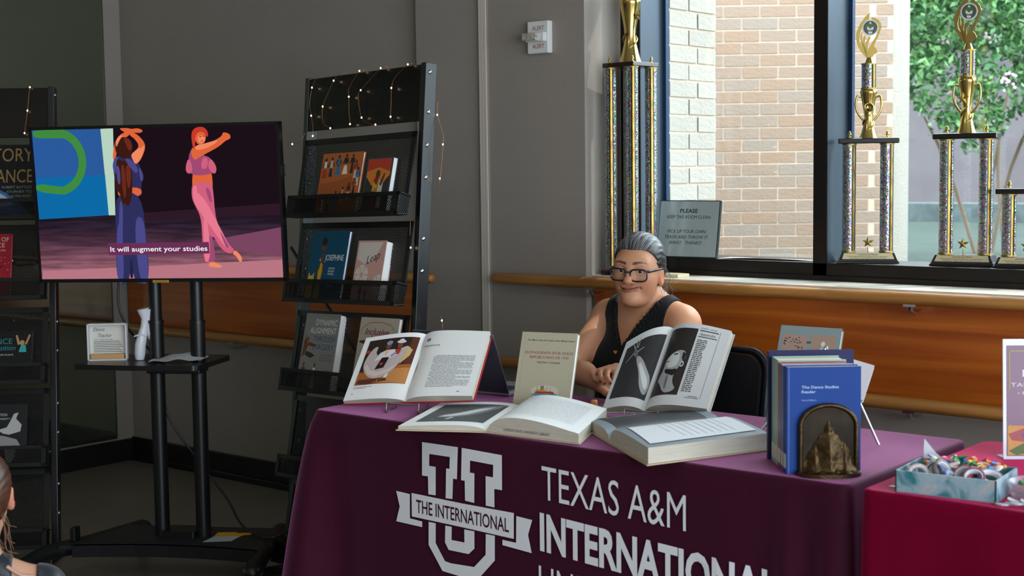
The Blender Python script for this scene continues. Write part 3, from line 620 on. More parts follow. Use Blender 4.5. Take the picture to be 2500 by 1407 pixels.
MB().tube([(-.24, .13, 1.19), (.46, .13, .556)], .0065, 8).obj('rear_brace', STEEL, rack)
LM = basis((-4.7421, 2.9559, 0), (.7193, .6947, 0), (-.6897, .7142, -.1191), (-.0828, .0857, .9929)) @ Matrix.Translation((-RW - .012, 0, 0))
rackL = make_rack(LM, 'black mesh display rack half out of the picture behind the television')

# ------------------------------------------------------------------ fairy lights
M_WIRE = mat('copper_wire', '#b0714a', .35, .8); M_BULB = mat('bulb_glow', '#ffc48a', .3, emit=9)
def fairy(M, runs, label):
    e = empty('fairy_lights', M=M, label=label, cat='fairy lights', group='warm fairy lights strung on the racks')
    for pts, bulbs in runs:
        c = spline([(p[0], p[2] if len(p) > 2 else -.012, p[1]) for p in pts], 6)
        MB().tube(c, .0009, 5).obj('wire', M_WIRE, e)
        for i in bulbs:
            p = pts[i]; MB().sphere((p[0], (p[2] if len(p) > 2 else -.012) - .001, p[1]),   .0025, 8, sc=(1, 1, 1.3)).obj('bulb', M_BULB, e)
    return e
fairy(RM, [([(.09, 1.80, .01), (.07, 1.797), (.037, 1.76), (.026, 1.70), (.039, 1.658), (.051, 1.614), (.053, 1.584)], (2, 4, 6)),
           ([(.21, 1.80, .01), (.194, 1.797), (.161, 1.775), (.104, 1.687), (.112, 1.628), (.153, 1.606)], (2, 3, 5)),
           ([(.315, 1.80, .01), (.303, 1.797), (.248, 1.74), (.25, 1.711), (.253, 1.662), (.263, 1.614)], (1, 3, 5)),
           ([(.43, 1.80, .01), (.417, 1.797), (.314, 1.729), (.302, 1.702), (.325, 1.633), (.375, 1.607), (.401, 1.604)], (1, 2, 4, 6)),
           ([(.57, 1.80, .01), (.557, 1.797), (.492, 1.757), (.477, 1.724), (.478, 1.675), (.479, 1.626), (.489, 1.609)], (1, 3, 5)),
           ([(.640, 1.674, .055), (.640, 1.63, .055), (.665, 1.564, .06), (.668, 1.53, .06), (.66, 1.416, .06), (.648, 1.376, .06)], (1, 3, 4)),
           ([(.601, 1.269), (.603, 1.201), (.609, 1.181)], (2,)),
           ([(.640, .988, .055), (.675, .966, .06), (.698, .943, .06), (.70, .90, .06)], (2,)),
           ([(-.22, 1.585, .02), (-.109, 1.563), (-.067, 1.561), (-.021, 1.567), (-.01, 1.6, .0)], (2,))],
      'warm white fairy lights looped over the rack beside the window table')
fairy(LM @ Matrix.Translation((RW + .012, 0, 0)), [([(-.07, 1.80, .012), (-.0741, 1.795), (-.084, 1.7057), (-.0955, 1.6196)], (1, 2, 3)), ([(-.26, 1.80, .01), (-.27, 1.79), (-.28, 1.70), (-.27, 1.62)], (1, 2, 3))],
      'fairy light strand hanging on the rack behind the television')

# ------------------------------------------------------------------ closed books
def book(name, M, w, h, t, cover, label, prints=None, pages=PAPER, over=.003, group=None, spine=None, cat='book', spine_left=True):
    """closed book standing: x across the cover, z up, front cover looks along -y, spine on x = 0"""
    e = empty(name, M=M, label=label, cat=cat, group=group)
    c = mat('cover_' + cover[0], cover[1], cover[2] if len(cover) > 2 else .4, spec=.3)
    b = .0022
    MB().box(0, w, 0, b, 0, h).obj('front_cover', c, e, bev=.0006)
    MB().box(0, w, t - b, t, 0, h).obj('back_cover', c, e, bev=.0006)
    MB().box(-.0005, b, .0005, t - .0005, 0, h).obj('spine', mat('cover_' + spine[0], spine[1], .4) if spine else c, e, bev=.0006)
    MB().box(b, w - over, b, t - b, over, h - over).obj('page_block', pages, e)
    if prints:
        mb, mats = prints(w, h); mb.obj('cover_print', mats, e)
    return e
def cov(w, h, L=1, y=0): return lambda x, z: Vector((x * w, y - .0003 * L, z * h))
def lum(*hs): return [mat('print_' + h.strip('#'), h, .5) for h in hs]
def rack_M(base, u, i, v=-.069, lean=.15, rz=0.):
    return base @ Matrix.Translation((u, v, WB[i] + .004)) @ Matrix.Rotation(-lean, 4, 'X') @ Matrix.Rotation(rz, 4, 'Y')
def fig(mb, f, x, y, s, top, skirt, head=3, wide=.5):
    mb.poly([(x - .12 * s, y), (x + .12 * s, y), (x + .08 * s, y + .42 * s), (x - .08 * s, y + .42 * s)] if wide < .3 else [(x - wide * .4 * s, y), (x + wide * .4 * s, y), (x + .07 * s, y + .5 * s), (x - .07 * s, y + .5 * s)], f, skirt)
    mb.poly([(x - .08 * s, y + .42 * s), (x + .08 * s, y + .42 * s), (x + .13 * s, y + .78 * s), (x - .13 * s, y + .78 * s)], f, top)
    mb.poly([(x - .13 * s, y + .77 * s), (x - .22 * s, y + .5 * s), (x - .17 * s, y + .48 * s), (x - .07 * s, y + .7 * s)], f, head); mb.poly([(x + .13 * s, y + .77 * s), (x + .22 * s, y + .5 * s), (x + .17 * s, y + .48 * s), (x + .07 * s, y + .7 * s)], f, head)
    mb.disc(x, y + .88 * s, .075 * s, f, head, 10, ry=.09 * s)
def pr_orange(w, h):
    mb = MB(); f = cov(w, h); k = lum('#a3521f', '#c9c2b4', '#2f74a8', '#3a2018', '#b5311f', '#1d2433', '#c8a326', '#efe3cf')
    mb.poly([(.03, .5), (.5, .56), (.78, .62), (.84, .5), (.6, .3), (.3, .2), (.03, .16)], cov(w, h, .5), 0)
    for x, y, s, t, sk, wd in [(.10, .60, .34, 7, 4, .45), (.25, .62, .33, 1, 5, .2), (.42, .64, .34, 2, 2, .5), (.60, .65, .34, 5, 7, .5), (.76, .66, .32, 5, 3, .2), (.86, .58, .30, 4, 1, .3), (.93, .46, .3, 2, 1, .3),
                               (.30, .07, .28, 6, 5, .5), (.46, .12, .28, 2, 2, .5), (.62, .18, .28, 6, 6, .6), (.76, .24, .28, 3, 7, .4), (.88, .33, .26, 4, 3, .3), (.16, .04, .26, 7, 1, .4)]: fig(mb, f, x, y, s, t, sk, 3, wd)
    return mb, k
def pr_folk(w, h):
    mb = MB(); f = cov(w, h); k = lum('#b3391d', '#d27a20', '#2a2a2c', '#8c1d18', '#c79a2c', '#c9bfa8', '#4d3226', '#3a4c6a')
    mb.rect(.05, .95, .42, .97, f, 1); mb.poly([(.05, .75), (.5, .82), (.95, .74), (.95, .97), (.05, .97)], cov(w, h, 2), 0); mb.rect(.05, .95, .05, .42, f, 2)
    mb.poly([(.05, .42), (.05, .66), (.3, .5), (.6, .45), (.95, .68), (.95, .42)], cov(w, h, 2), 2)
    g = cov(w, h, 3)
    mb.poly([(.28, .08), (.52, .08), (.50, .45), (.36, .45)], g, 3); mb.poly([(.33, .4), (.55, .38), (.58, .58), (.38, .62)], g, 4); mb.poly([(.5, .36), (.72, .34), (.74, .55), (.55, .6)], g, 5)
    mb.poly([(.58, .1), (.74, .1), (.74, .36), (.6, .36)], g, 5); mb.disc(.5, .70, .085, g, 6, 12, ry=.075); mb.poly([(.36, .58), (.44, .66), (.56, .62), (.5, .5)], cov(w, h, 4), 3); mb.poly([(.6, .52), (.74, .72), (.78, .70), (.68, .48)], cov(w, h, 4), 6)
    return mb, k
def pr_teal(w, h):
    mb = MB(); f = cov(w, h); g = cov(w, h, 2); k = lum('#e4e6e6', '#6b3d22', '#caa02c', '#241a18', '#d9b44a')
    mb.text('JOSEPHINE', .44, .58, .085, f, 0, w=.50, space=.95)
    for t, y in (('PATRICIA', .455), ('HRUBY', .415), ('POWELL', .375), ('CHRISTIAN', .25), ('ROBINSON', .21)): mb.text(t, .66, y, .028, f, 0, w=.17, align='c')
    mb.poly([(.24, .0), (.44, .0), (.40, .32), (.42, .50), (.35, .56), (.30, .44), (.31, .30)], f, 2); mb.poly([(.34, .54), (.40, .56), (.39, .68), (.35, .68)], f, 1)
    mb.disc(.37, .78, .065, f, 1, 14, ry=.08); mb.disc(.37, .845, .075, g, 3, 14, ry=.06); mb.poly([(.30, .52), (.25, .36), (.27, .35), (.34, .5)], g, 1); mb.poly([(.42, .54), (.46, .38), (.44, .37), (.40, .48)], g, 1); mb.poly([(.29, .58), (.34, .56), (.33, .62)], g, 2)
    mb.poly([(.02, .02), (.20, .02), (.22, .30), (.20, .36), (.06, .36), (.04, .30)], f, 4); mb.poly([(.05, .35), (.07, .41), (.10, .36)], f, 4); mb.poly([(.16, .36), (.20, .41), (.21, .35)], f, 4)
    for i in range(14): mb.disc(.05 + .15 * ((i * 5) % 7) / 7, .05 + .02 * i, .009, g, 3, 6, ry=.007)
    return mb, k
def pr_pink(w, h):
    mb = MB(); f = cov(w, h); g = cov(w, h, 2); k = lum('#d2c9c3', '#2c2f3c', '#5a4650', '#b78078')
    mb.poly([(.05, .70), (.05, .97), (.9, .97), (.6, .66), (.35, .62)], f, 0)
    for cx, cy in ((.28, .45), (.92, .30)):
        for q in range(6):
            a0, a1 = math.radians(60 * q + 4), math.radians(60 * q + 56); mb.poly([(cx + .06 * math.cos(a0), cy + .045 * math.sin(a0))] + [(min(.97, cx + .23 * math.cos(a0 + (a1 - a0) * j / 5)), cy + .16 * math.sin(a0 + (a1 - a0) * j / 5)) for j in range(6)] + [(cx + .06 * math.cos(a1), cy + .045 * math.sin(a1))], f, 0)
    mb.text('Leap', .40, .62, .13, g, 1, w=.46, shear=.3, rot=.22)
    fig(mb, g, .32, .02, .28, 2, 2, 1, .3); fig(mb, g, .52, .02, .22, 2, 1, 1, .3)
    return mb, k
def pr_align(w, h):
    mb = MB(); f = cov(w, h); k = lum('#d9dad6', '#27567c', '#6b3a26', '#9d4a3c', '#54575c', '#2a2322')
    mb.text('SECOND EDITION', .93, .955, .02, f, 3, w=.28, align='r')
    for t, y, m in (('DYNAMIC', .85, 0), ('ALIGNMENT', .745, 0), ('THROUGH', .64, 1), ('IMAGERY', .535, 1)): mb.text(t, .94, y, .078, f, m, w=.62 if len(t) < 9 else .76, align='r')
    for i in range(3): mb.text(('With over 500 illus', 'and 300 exercises', 'Franklin Method')[i], .92, .46 - i * .035, .022, f, 4, w=.34, align='r')
    mb.text('ERIC', .92, .27, .022, f, 3, w=.14, align='r')
    mb.poly([(.03, .42), (.12, .47), (.18, .60), (.10, .66), (.08, .74), (.05, .62), (.05, .52)], f, 2); mb.poly([(.16, .58), (.40, .57), (.40, .60), (.2, .63)], f, 2); mb.poly([(.12, .46), (.30, .42), (.42, .46), (.3, .49), (.16, .51)], f, 5); mb.disc(.15, .66, .035, f, 2, 10)
    for x, s in ((.14, .36), (.46, .36)): fig(mb, f, x, .02, s, 2 if x < .3 else 0, 5 if x < .3 else 0, 2, .5)
    return mb, k
def pr_incl(w, h):
    mb = MB(); f = cov(w, h); k = lum('#8a1f34', '#b8862e', '#4d2230')
    mb.text('Inclusive', .16, .78, .085, f, 0, w=.62, shear=.25, bold=.01)
    arc = [(.04, .80), (.10, .88), (.25, .94), (.55, .95), (.8, .92), (.90, .86), (.88, .78), (.82, .72)]
    for a, b_ in zip(arc, arc[1:]): mb.poly([a, b_, (b_[0], b_[1] - .014), (a[0], a[1] - .014)], f, 1)
    mb.poly([(.04, .68), (.3, .64), (.36, .70), (.38, .78), (.30, .72), (.05, .70)], f, 2); mb.disc(.37, .70, .03, f, 2, 8)
    return mb, k
G1 = 'books shown on the rack beside the maroon table'
book('paperback_book', rack_M(RM, .150, 0, -.068), .224, .222, .010, ('orange', '#b5632c'), 'thin orange book with small folk figures, upper shelf of the rack', pr_orange, group=G1)
book('hardback_book', rack_M(RM, .405, 0, -.071), .134, .196, .022, ('slate', '#3d4650'), 'book with a painted orange folk dance scene, upper shelf of the rack', pr_folk, group=G1)
book('picture_book', rack_M(RM, .106, 1, -.069), .205, .252, .013, ('teal', '#124c68'), 'teal book with a figure in yellow, second shelf of the rack', pr_teal, group=G1)
book('hardback_book', rack_M(RM, .372, 1, -.073), .148, .216, .034, ('pink', '#c99c92'), 'pink and white book titled Leap, second shelf of the rack', pr_pink, group=G1)
book('textbook', rack_M(RM, .090, 2, -.074), .192, .276, .034, ('grey', '#82827e'), 'grey textbook titled Dynamic Alignment Through Imagery on the rack', pr_align, group=G1)
book('textbook', rack_M(RM, .390, 2, -.071), .200, .272, .014, ('bone', '#b9b3a6'), 'pale book titled Inclusive, half hidden behind the open Veracruz book', pr_incl, group=G1)
book('folder', rack_M(RM, .32, 3, -.068), .2, .27, .006, ('mint', '#8fc0a4'), 'mint green folder on the lower rack shelf behind the maroon cloth corner', group=G1)
def pr_story(w, h):
    mb = MB(); f = cov(w, h); k = lum('#a8854a', '#8f9094', '#3b6ea8', '#b9cbdc', '#5a4a40')
    mb.text('STORY', .97, .77, .19, f, 0, w=.64, align='r'); mb.text('DANCE', .97, .48, .19, f, 0, w=.62, align='r')
    for i, t in enumerate(("ROBERT BATTLE'S", 'JOURNEY TO', 'ALVIN AILEY')): mb.text(t, .96, .40 - i * .06, .035, f, 1, w=.40 - i * .06, align='r')
    mb.poly([(.25, .3), (.45, .42), (.62, .34), (.80, .20), (.95, .04), (.9, .02), (.6, .05), (.3, .1)], f, 2); mb.poly([(.3, .28), (.45, .38), (.6, .30), (.75, .18), (.5, .14), (.3, .16)], cov(w, h, 2), 3)
    return mb, k
def pr_manual(w, h):
    mb = MB(); f = cov(w, h); k = lum('#d8c9c2', '#dfdcdc', '#1d1a1c')
    mb.text('E OF', .95, .88, .07, f, 0, align='r', w=.22); mb.text('CE', .88, .79, .07, f, 0, align='r', w=.14); mb.text('ANUAL', .90, .73, .03, f, 0, align='r', w=.2)
    for i in range(60): mb.disc(.3 + .66 * rnd.random(), .05 + .6 * rnd.random(), .008, f, 1, 5, ry=.005)
    mb.poly([(.4, .44), (.6, .42), (.8, .46), (.88, .5), (.7, .5), (.6, .47), (.5, .49)], f, 2); return mb, k
def pr_comp(w, h):
    mb = MB(); f = cov(w, h); k = lum('#1f8a92', '#b88a5c', '#c9c9c9', '#2aa6a0', '#3a2a20')
    mb.text('DANCE', .64, .74, .11, f, 0, align='r', w=.5); mb.text('Composition', .70, .62, .10, f, 0, align='r', w=.66, shear=.2); mb.text('Jacqueline M. Smith-Autard', .66, .52, .035, f, 2, align='r', w=.6)
    mb.disc(.82, .76, .045, f, 1, 10, ry=.05); mb.poly([(.76, .58), (.90, .58), (.88, .72), (.80, .72)], f, 3); mb.poly([(.74, .72), (.70, .9), (.73, .91), (.79, .73)], f, 1); mb.poly([(.90, .72), (.97, .9), (.94, .92), (.87, .74)], f, 1)
    mb.poly([(.40, .30), (.55, .36), (.62, .32), (.5, .22), (.42, .16), (.36, .2)], f, 4); return mb, k
def pr_edu(w, h):
    mb = MB(); f = cov(w, h); k = lum('#c8c8c8', '#8f8f8f', '#b7b7b7')
    mb.text('DANCE IN', .42, .87, .04, f, 0, align='r', w=.3); mb.text('HIGHER EDUCATION', .66, .805, .045, f, 0, align='r', w=.56); mb.text('AMERICAN UNIVERSITY', .72, .745, .028, f, 0, align='r', w=.6)
    mb.poly([(.5, .58), (.66, .62), (.72, .72), (.78, .84), (.86, .86), (.82, .76), (.92, .66), (.9, .55), (.7, .5), (.6, .52)], f, 2); mb.poly([(.0, .5), (.3, .52), (.62, .48), (.84, .42), (.92, .30), (.6, .26), (.3, .32), (.0, .3)], f, 1)
    mb.poly([(.62, .28), (.84, .3), (.80, .10), (.72, .02), (.66, .08)], cov(w, h, 2), 2); mb.poly([(.1, .3), (.4, .3), (.62, .04), (.5, .03), (.3, .2)], cov(w, h, 2), 0); return mb, k
LL = LM @ Matrix.Translation((RW + .012, 0, 0)); G2 = 'books on the rack behind the television'
book('picture_book', rack_M(LL, -.325, 0, -.069), .275, .285, .012, ('charcoal', '#14161a'), 'black book with gold title letters at the left picture edge', pr_story, group=G2)
book('manual', rack_M(LL, -.345, 1, -.069), .205, .248, .018, ('scarlet', '#a3122a'), 'red speckled manual at the left picture edge', pr_manual, group=G2)
book('textbook', rack_M(LL, -.27, 2, -.069), .205, .198, .016, ('jet', '#0b0c0e'), 'black book titled Dance Composition at the left picture edge', pr_comp, group=G2)
book('textbook', rack_M(LL, -.30, 3, -.069), .21, .23, .014, ('coal', '#1c1d20'), 'black and white book with a reclining dancer at the left picture edge', pr_edu, group=G2)
# ================================================================== books on the maroon table
def open_book(name, S, exl, exr, ey, wl, wr, h, Tl, Tr, label, cover='#8a2b2b', pages=PAPER, bl=.012, br=.012, dip=9., prints=None, edge=None, cb=.003, cat='open book', group=None, warp=None, taper=(0., 0.)):
    """open book; S = foot of the gutter, exl/exr unit vectors from the gutter to the left/right edge, ey up the page, T = thickness of each half"""
    S, exl, exr, ey = Vector(S), Vector(exl).normalized(), Vector(exr).normalized(), Vector(ey).normalized()
    nl, nr = (ey.cross(exl) * 1).normalized(), exr.cross(ey).normalized()
    e = empty(name, S, label=label, cat=cat, group=group)
    def page(side, lift=0.):
        ex, n, w, T, b = (exl, nl, wl, Tl, bl) if side < 0 else (exr, nr, wr, Tr, br)
        def f(x, y):        # x 0 at the gutter .. 1 at the edge, y 0 foot .. 1 head
            z = .004 + (T - .004) * (1 - math.exp(-x * dip)) + b * math.sin(math.pi * min(1, x ** .7)) + lift
            if warp: z += warp(side, x, y)
            return ex * (x * w) + ey * (y * h * (1 - taper[side > 0] * x)) + n * z
        return f
    for side, nm in ((-1, 'left_pages'), (1, 'right_pages')):
        f = page(side); ex, n, w = (exl, nl, wl) if side < 0 else (exr, nr, wr)
        base = lambda x, y: ex * (x * (w - .001)) + ey * (y * h * (1 - taper[side > 0] * x)) + n * .0012
        N_ = 20; mb = MB(); fl = side < 0
        mb.grid(f, N_, 6, 0, True, flip=fl)
        for y in (0., 1.): mb.grid(lambda u, v: (f(u, y) * v + base(u, y) * (1 - v)), N_, 4, 1, False, flip=(y == 1.) ^ fl)
        mb.grid(lambda u, v: (f(1., u) * v + base(1., u) * (1 - v)), 6, 4, 1, False, flip=fl)
        mb.obj(nm, [pages, edge or M_EDGE], e)
        c = MB(); q = [ex * (x * (w + cb)) + ey * (-cb + y * (h * (1 - taper[side > 0] * x) + 2 * cb)) for x, y in ((0, 0), (1, 0), (1, 1), (0, 1))]
        c.add([p - n * .0022 for p in q] + [p + n * .0008 for p in q], [(3, 2, 1, 0), (4, 5, 6, 7), (0, 1, 5, 4), (1, 2, 6, 5), (2, 3, 7, 6), (3, 0, 4, 7)])
        c.obj('cover', mat('board_' + cover.strip('#'), cover, .5), e)
    if prints: prints(e, page)
    return e
M_EDGE = bpy.data.materials.new('page_edges'); M_EDGE.use_nodes = True
nt = M_EDGE.node_tree; N, L = nt.nodes, nt.links
wv = N.new('ShaderNodeTexNoise'); wv.inputs['Scale'].default_value = 260; wv.inputs['Detail'].default_value = 2; r_ = N.new('ShaderNodeValToRGB'); r_.color_ramp.elements[0].color = lin('#a89f90'); r_.color_ramp.elements[1].color = lin('#ded8cb')
tcx = N.new('ShaderNodeTexCoord'); mpx = N.new('ShaderNodeMapping'); mpx.inputs['Scale'].default_value = (.05, .05, 3)
L.new(tcx.outputs['Object'], mpx.inputs[0]); L.new(mpx.outputs[0], wv.inputs['Vector']); L.new(wv.outputs['Fac'], r_.inputs[0]); L.new(r_.outputs[0], N['Principled BSDF'].inputs['Base Color']); N['Principled BSDF'].inputs['Roughness'].default_value = .8
ST = .06
def flipx(f): return lambda x, y: f(1 - x, y)     # left pages: x 0 at the outer edge .. 1 at the gutter
def lines(mb, f, x0, x1, y1, n, dy, th, mi=0, seed=1, indent=()):
    rr = random.Random(seed)
    for i in range(n):
        a = x0 + (.04 if i in indent else 0); b_ = x1 - (.0 if (i + 1) not in indent and i < n - 1 else .35 * (x1 - x0))
        x = a
        while x < b_ - .01:
            wd = rr.uniform(.025, .085); x2 = min(b_, x + wd); mb.poly([(x, y1 - i * dy), (x2, y1 - i * dy), (x2, y1 - i * dy + th), (x, y1 - i * dy + th)], f, mi, ST); x = x2 + .010
# ---- book on folklore, colour photograph on the left, chapter opening on the right
def pv(e, page):
    f = flipx(page(-1, .0006)); g = flipx(page(-1, .0010)); g2 = flipx(page(-1, .0014)); g3 = flipx(page(-1, .0018)); g4 = flipx(page(-1, .0022))
    mb = MB(); k = lum('#2b1d18', '#a8622a', '#c9874a', '#d8c9c0', '#c3b3b4', '#e4dde0', '#14110f', '#7a4630', '#b5341f', '#8c94c4', '#6a2a1c', '#d3b07a', '#5a2f20', '#e0c39a')
    mb.rect(.10, .93, .22, .93, f, 0, ST); mb.poly([(.10, .22), (.93, .22), (.93, .52), (.75, .50), (.3, .42), (.10, .42)], g, 1, ST); mb.poly([(.4, .24), (.93, .22), (.93, .46), (.7, .44)], g2, 2, ST)
    mb.poly([(.80, .52), (.93, .52), (.93, .93), (.82, .93)], g, 12, ST); mb.poly([(.12, .24), (.30, .22), (.62, .26), (.6, .30), (.3, .30), (.14, .3)], g2, 12, ST)
    sk = [(.13, .56), (.16, .46), (.24, .36), (.36, .30), (.50, .31), (.62, .36), (.70, .46), (.76, .58), (.80, .68), (.84, .72), (.80, .80), (.70, .76), (.60, .70), (.50, .66), (.38, .64), (.28, .70), (.30, .82), (.22, .80), (.16, .70)]
    mb.poly(soft(sk), g2, 4, ST); mb.poly([(.16, .50), (.26, .38), (.40, .33), (.60, .38), (.70, .50), (.60, .44), (.42, .40), (.28, .44), (.20, .54)], g3, 3, ST)
    mb.poly([(.74, .5), (.86, .64), (.88, .74), (.80, .78), (.76, .66)], g3, 11, ST); mb.poly([(.30, .58), (.36, .70), (.46, .74), (.60, .74), (.66, .66), (.55, .60), (.44, .60)], g3, 5, ST)
    mb.poly([(.36, .44), (.50, .46), (.54, .62), (.42, .62)], g4, 6, ST); mb.disc(.445, .52, .03, page_l4 := flipx(page(-1, .0026)), 8, 10, ry=.025)
    mb.disc(.47, .80, .045, g3, 7, 12, ry=.05); mb.disc(.47, .85, .05, g4, 9, 12, ry=.035); mb.poly([(.44, .74), (.5, .74), (.49, .66), (.45, .66)], g4, 13, ST)
    mb.disc(.66, .80, .045, g3, 7, 12, ry=.05); mb.disc(.665, .855, .075, g4, 5, 14, ry=.025); mb.disc(.665, .875, .04, page_l4, 5, 12, ry=.025); mb.poly([(.60, .74), (.70, .74), (.68, .66), (.62, .66)], g4, 8, ST); mb.poly([(.58, .62), (.64, .68), (.62, .70), (.55, .64)], page_l4, 9, ST)
    mb.disc(.14, .74, .035, g3, 8, 10, ry=.03); mb.poly([(.55, .30), (.60, .30), (.62, .36), (.57, .36)], g3, 5, ST)
    mb.obj('photograph', k, e)
    t = MB(); lines(t, f, .10, .42, .185, 2, .018, .006, 0, 3); t.rect(.10, .13, .085, .093, f, 0)
    r = page(1, .0006)
    t.text('8', .07, .84, .048, r, 0, w=.062, bold=.02); t.text('Veracruz', .05, .755, .030, r, 0, w=.26)
    lines(t, r, .27, .90, .60, 26, .0185, .0055, 0, 5, (0, 6, 12, 17, 20)); t.rect(.76, .80, .06, .068, r, 0)
    t.obj('lettering', mat('page_ink', '#54565c', .7), e)
def wave(side, x, y): return .0035 * math.sin(y * 9 + x * 3) * math.exp(-x * 4) if side > 0 else .002 * math.sin(y * 6) * math.exp(-x * 3)
va, vb = (.9185, .391, .0586), (-.3457, .7127, .6104)
open_book('open_folklore_book', (-2.9313, 3.0048, .768), tuple(-c for c in va), va, vb, .196, .212, .283, .012, .020, 'open book on a wire stand, colour photograph of folk dancers beside a Veracruz chapter page',
          '#b3242c', bl=.008, br=.004, prints=pv, warp=wave, taper=(.05, .05))
# ---- big flat book, black and white photograph left, blank-looking page right
def pf(e, page):
    f = flipx(page(-1, .0006)); g = flipx(page(-1, .001)); g2 = flipx(page(-1, .0014)); mb = MB(); k = lum('#4d5154', '#b9bfc4', '#d8dde0', '#7e858a')
    mb.rect(.12, .90, .15, .88, f, 0, ST); mb.poly([(.28, .32), (.40, .28), (.58, .34), (.72, .46), (.84, .70), (.88, .86), (.70, .80), (.52, .56), (.40, .44), (.30, .40)], g, 3, ST)
    mb.poly([(.30, .33), (.44, .33), (.60, .42), (.74, .62), (.80, .76), (.64, .66), (.48, .48), (.34, .40)], g2, 2, ST); mb.poly([(.42, .22), (.46, .21), (.50, .30), (.46, .30)], g2, 2, ST); mb.poly([(.24, .2), (.3, .22), (.29, .24)], g, 1, ST)
    mb.obj('photograph', k, e)
    t = MB(); r = page(1, .0006); lines(t, r, .12, .88, .86, 26, .028, .006, 0, 9); t.obj('faint_lettering', mat('faint_ink', '#c9ccd0', .8), e)
    # library stamp on the lower page edges
    MB().text('LAREDO STATE UNIVERSITY LIBRARY', .06, .009, .008, lambda x, y: Vector((1, .05, 0)).normalized() * x + Vector((0, 0, y)) + Vector((.0, -.0012, 0)), w=.15).obj('edge_stamp', mat('stamp_ink', '#6f6a66', .8), e)
open_book('open_photo_book', (-2.4921, 2.861, .7495), (-.877, -.48, 0), (1, .05, 0), (-.43, .90, 0), .244, .300, .39, .010, .025, 'large flat open book at the table edge, grey photograph on its left page',
          '#c9b79a', bl=.006, br=.022, dip=14, prints=pf, cb=.005)
# ---- modern dance book on a stand, black and white photographs
def pd(e, page):
    f = flipx(page(-1, .0006)); g = flipx(page(-1, .001)); g2 = flipx(page(-1, .0014)); mb = MB(); k = lum('#2d2e31', '#2a2324', '#a7abae', '#d5d8da', '#6d7174', '#1c1a1b', '#4c4f52')
    mb.poly([(.10, .13), (.95, .10), (.95, .90), (.55, .90), (.10, .86)], f, 0, ST)
    mb.poly(soft([(.93, .12), (.95, .34), (.78, .48), (.66, .58), (.52, .66), (.46, .64), (.54, .54), (.66, .42), (.76, .24)]), g, 2, ST); mb.poly(soft([(.90, .18), (.92, .30), (.76, .44), (.62, .56), (.58, .54), (.70, .40)]), g2, 3, ST)
    mb.poly(soft([(.50, .66), (.44, .64), (.36, .70), (.33, .80), (.42, .76)]), g, 4, ST)
    for a in ((.36, .72, .22, .62), (.36, .78, .26, .88), (.39, .79, .33, .93), (.42, .78, .41, .93), (.44, .72, .58, .76)):
        x0, y0, x1, y1 = a; d = Vector((y0 - y1, x1 - x0)).normalized() * .011; mb.poly([(x0 + d.x, y0 + d.y), (x1 + d.x * .5, y1 + d.y * .5), (x1 - d.x * .5, y1 - d.y * .5), (x0 - d.x, y0 - d.y)], g2, 2, ST)
    r = page(1, .0006); r2 = page(1, .001); r3 = page(1, .0014); r4 = page(1, .0018)
    mb.rect(.04, .52, .12, .94, r, 1, ST)
    mb.poly(soft([(.10, .30), (.16, .27), (.28, .14), (.40, .15), (.46, .20), (.40, .24), (.36, .32), (.38, .42), (.44, .50), (.47, .60), (.42, .66), (.30, .66), (.20, .60), (.14, .54), (.15, .44)]), r2, 2, ST)
    mb.poly(soft([(.18, .58), (.24, .63), (.34, .64), (.38, .56), (.36, .46), (.22, .44), (.17, .50)]), r3, 3, ST); mb.poly(soft([(.17, .44), (.30, .42), (.40, .44), (.36, .34), (.30, .36), (.20, .38)]), r3, 5, ST); mb.poly(soft([(.24, .36), (.28, .36), (.30, .18), (.26, .20)]), r3, 4, ST)
    mb.poly([(.26, .60), (.33, .605), (.33, .62), (.26, .615)], r4, 5, ST); mb.poly([(.17, .515), (.22, .52), (.22, .53), (.17, .527)], r4, 5, ST); mb.poly([(.40, .64), (.46, .62), (.45, .52), (.41, .56)], r3, 5, ST); mb.disc(.44, .49, .03, r4, 3, 10, ry=.035); mb.disc(.44, .49, .015, page(1, .0022), 5, 8, ry=.02)
    mb.obj('photographs', k, e)
    t = MB(); t.text('PART FIVE', .56, .945, .016, r, 0, w=.24); t.rect(.55, .84, .918, .930, r, 0, ST); t.text('Appendix', .56, .866, .034, r, 0, w=.25, shear=.3); t.rect(.55, .84, .842, .852, r, 0, ST)
    rr = random.Random(4)
    for i in range(29): lines(t, r, .555, .80 - .04 * rr.random(), .80 - i * .0225, 1, 1, .011, 0, 20 + i)
    t.rect(.862, .866, .10, .95, r, 0); t.rect(.68, .82, .115, .122, r, 0); t.rect(.64, .84, .098, .104, r, 0)
    t.obj('lettering', mat('page_ink2', '#3f4043', .7), e)
da, db_ = (.9768, .2059, .0583), (-0.1032, 0.6626, 0.7418)
open_book('open_dance_book', (-2.2853, 3.3076, .760), tuple(-c for c in da), da, db_, .128, .190, .292, .014, .022, 'open dance book on a wire stand before the woman, portrait and raised arm photographs',
          '#c9ccd0', pages=mat('glossy_paper', '#dcdfe2', .35), bl=.020, br=.020, dip=7, prints=pd, taper=(.19, .09))
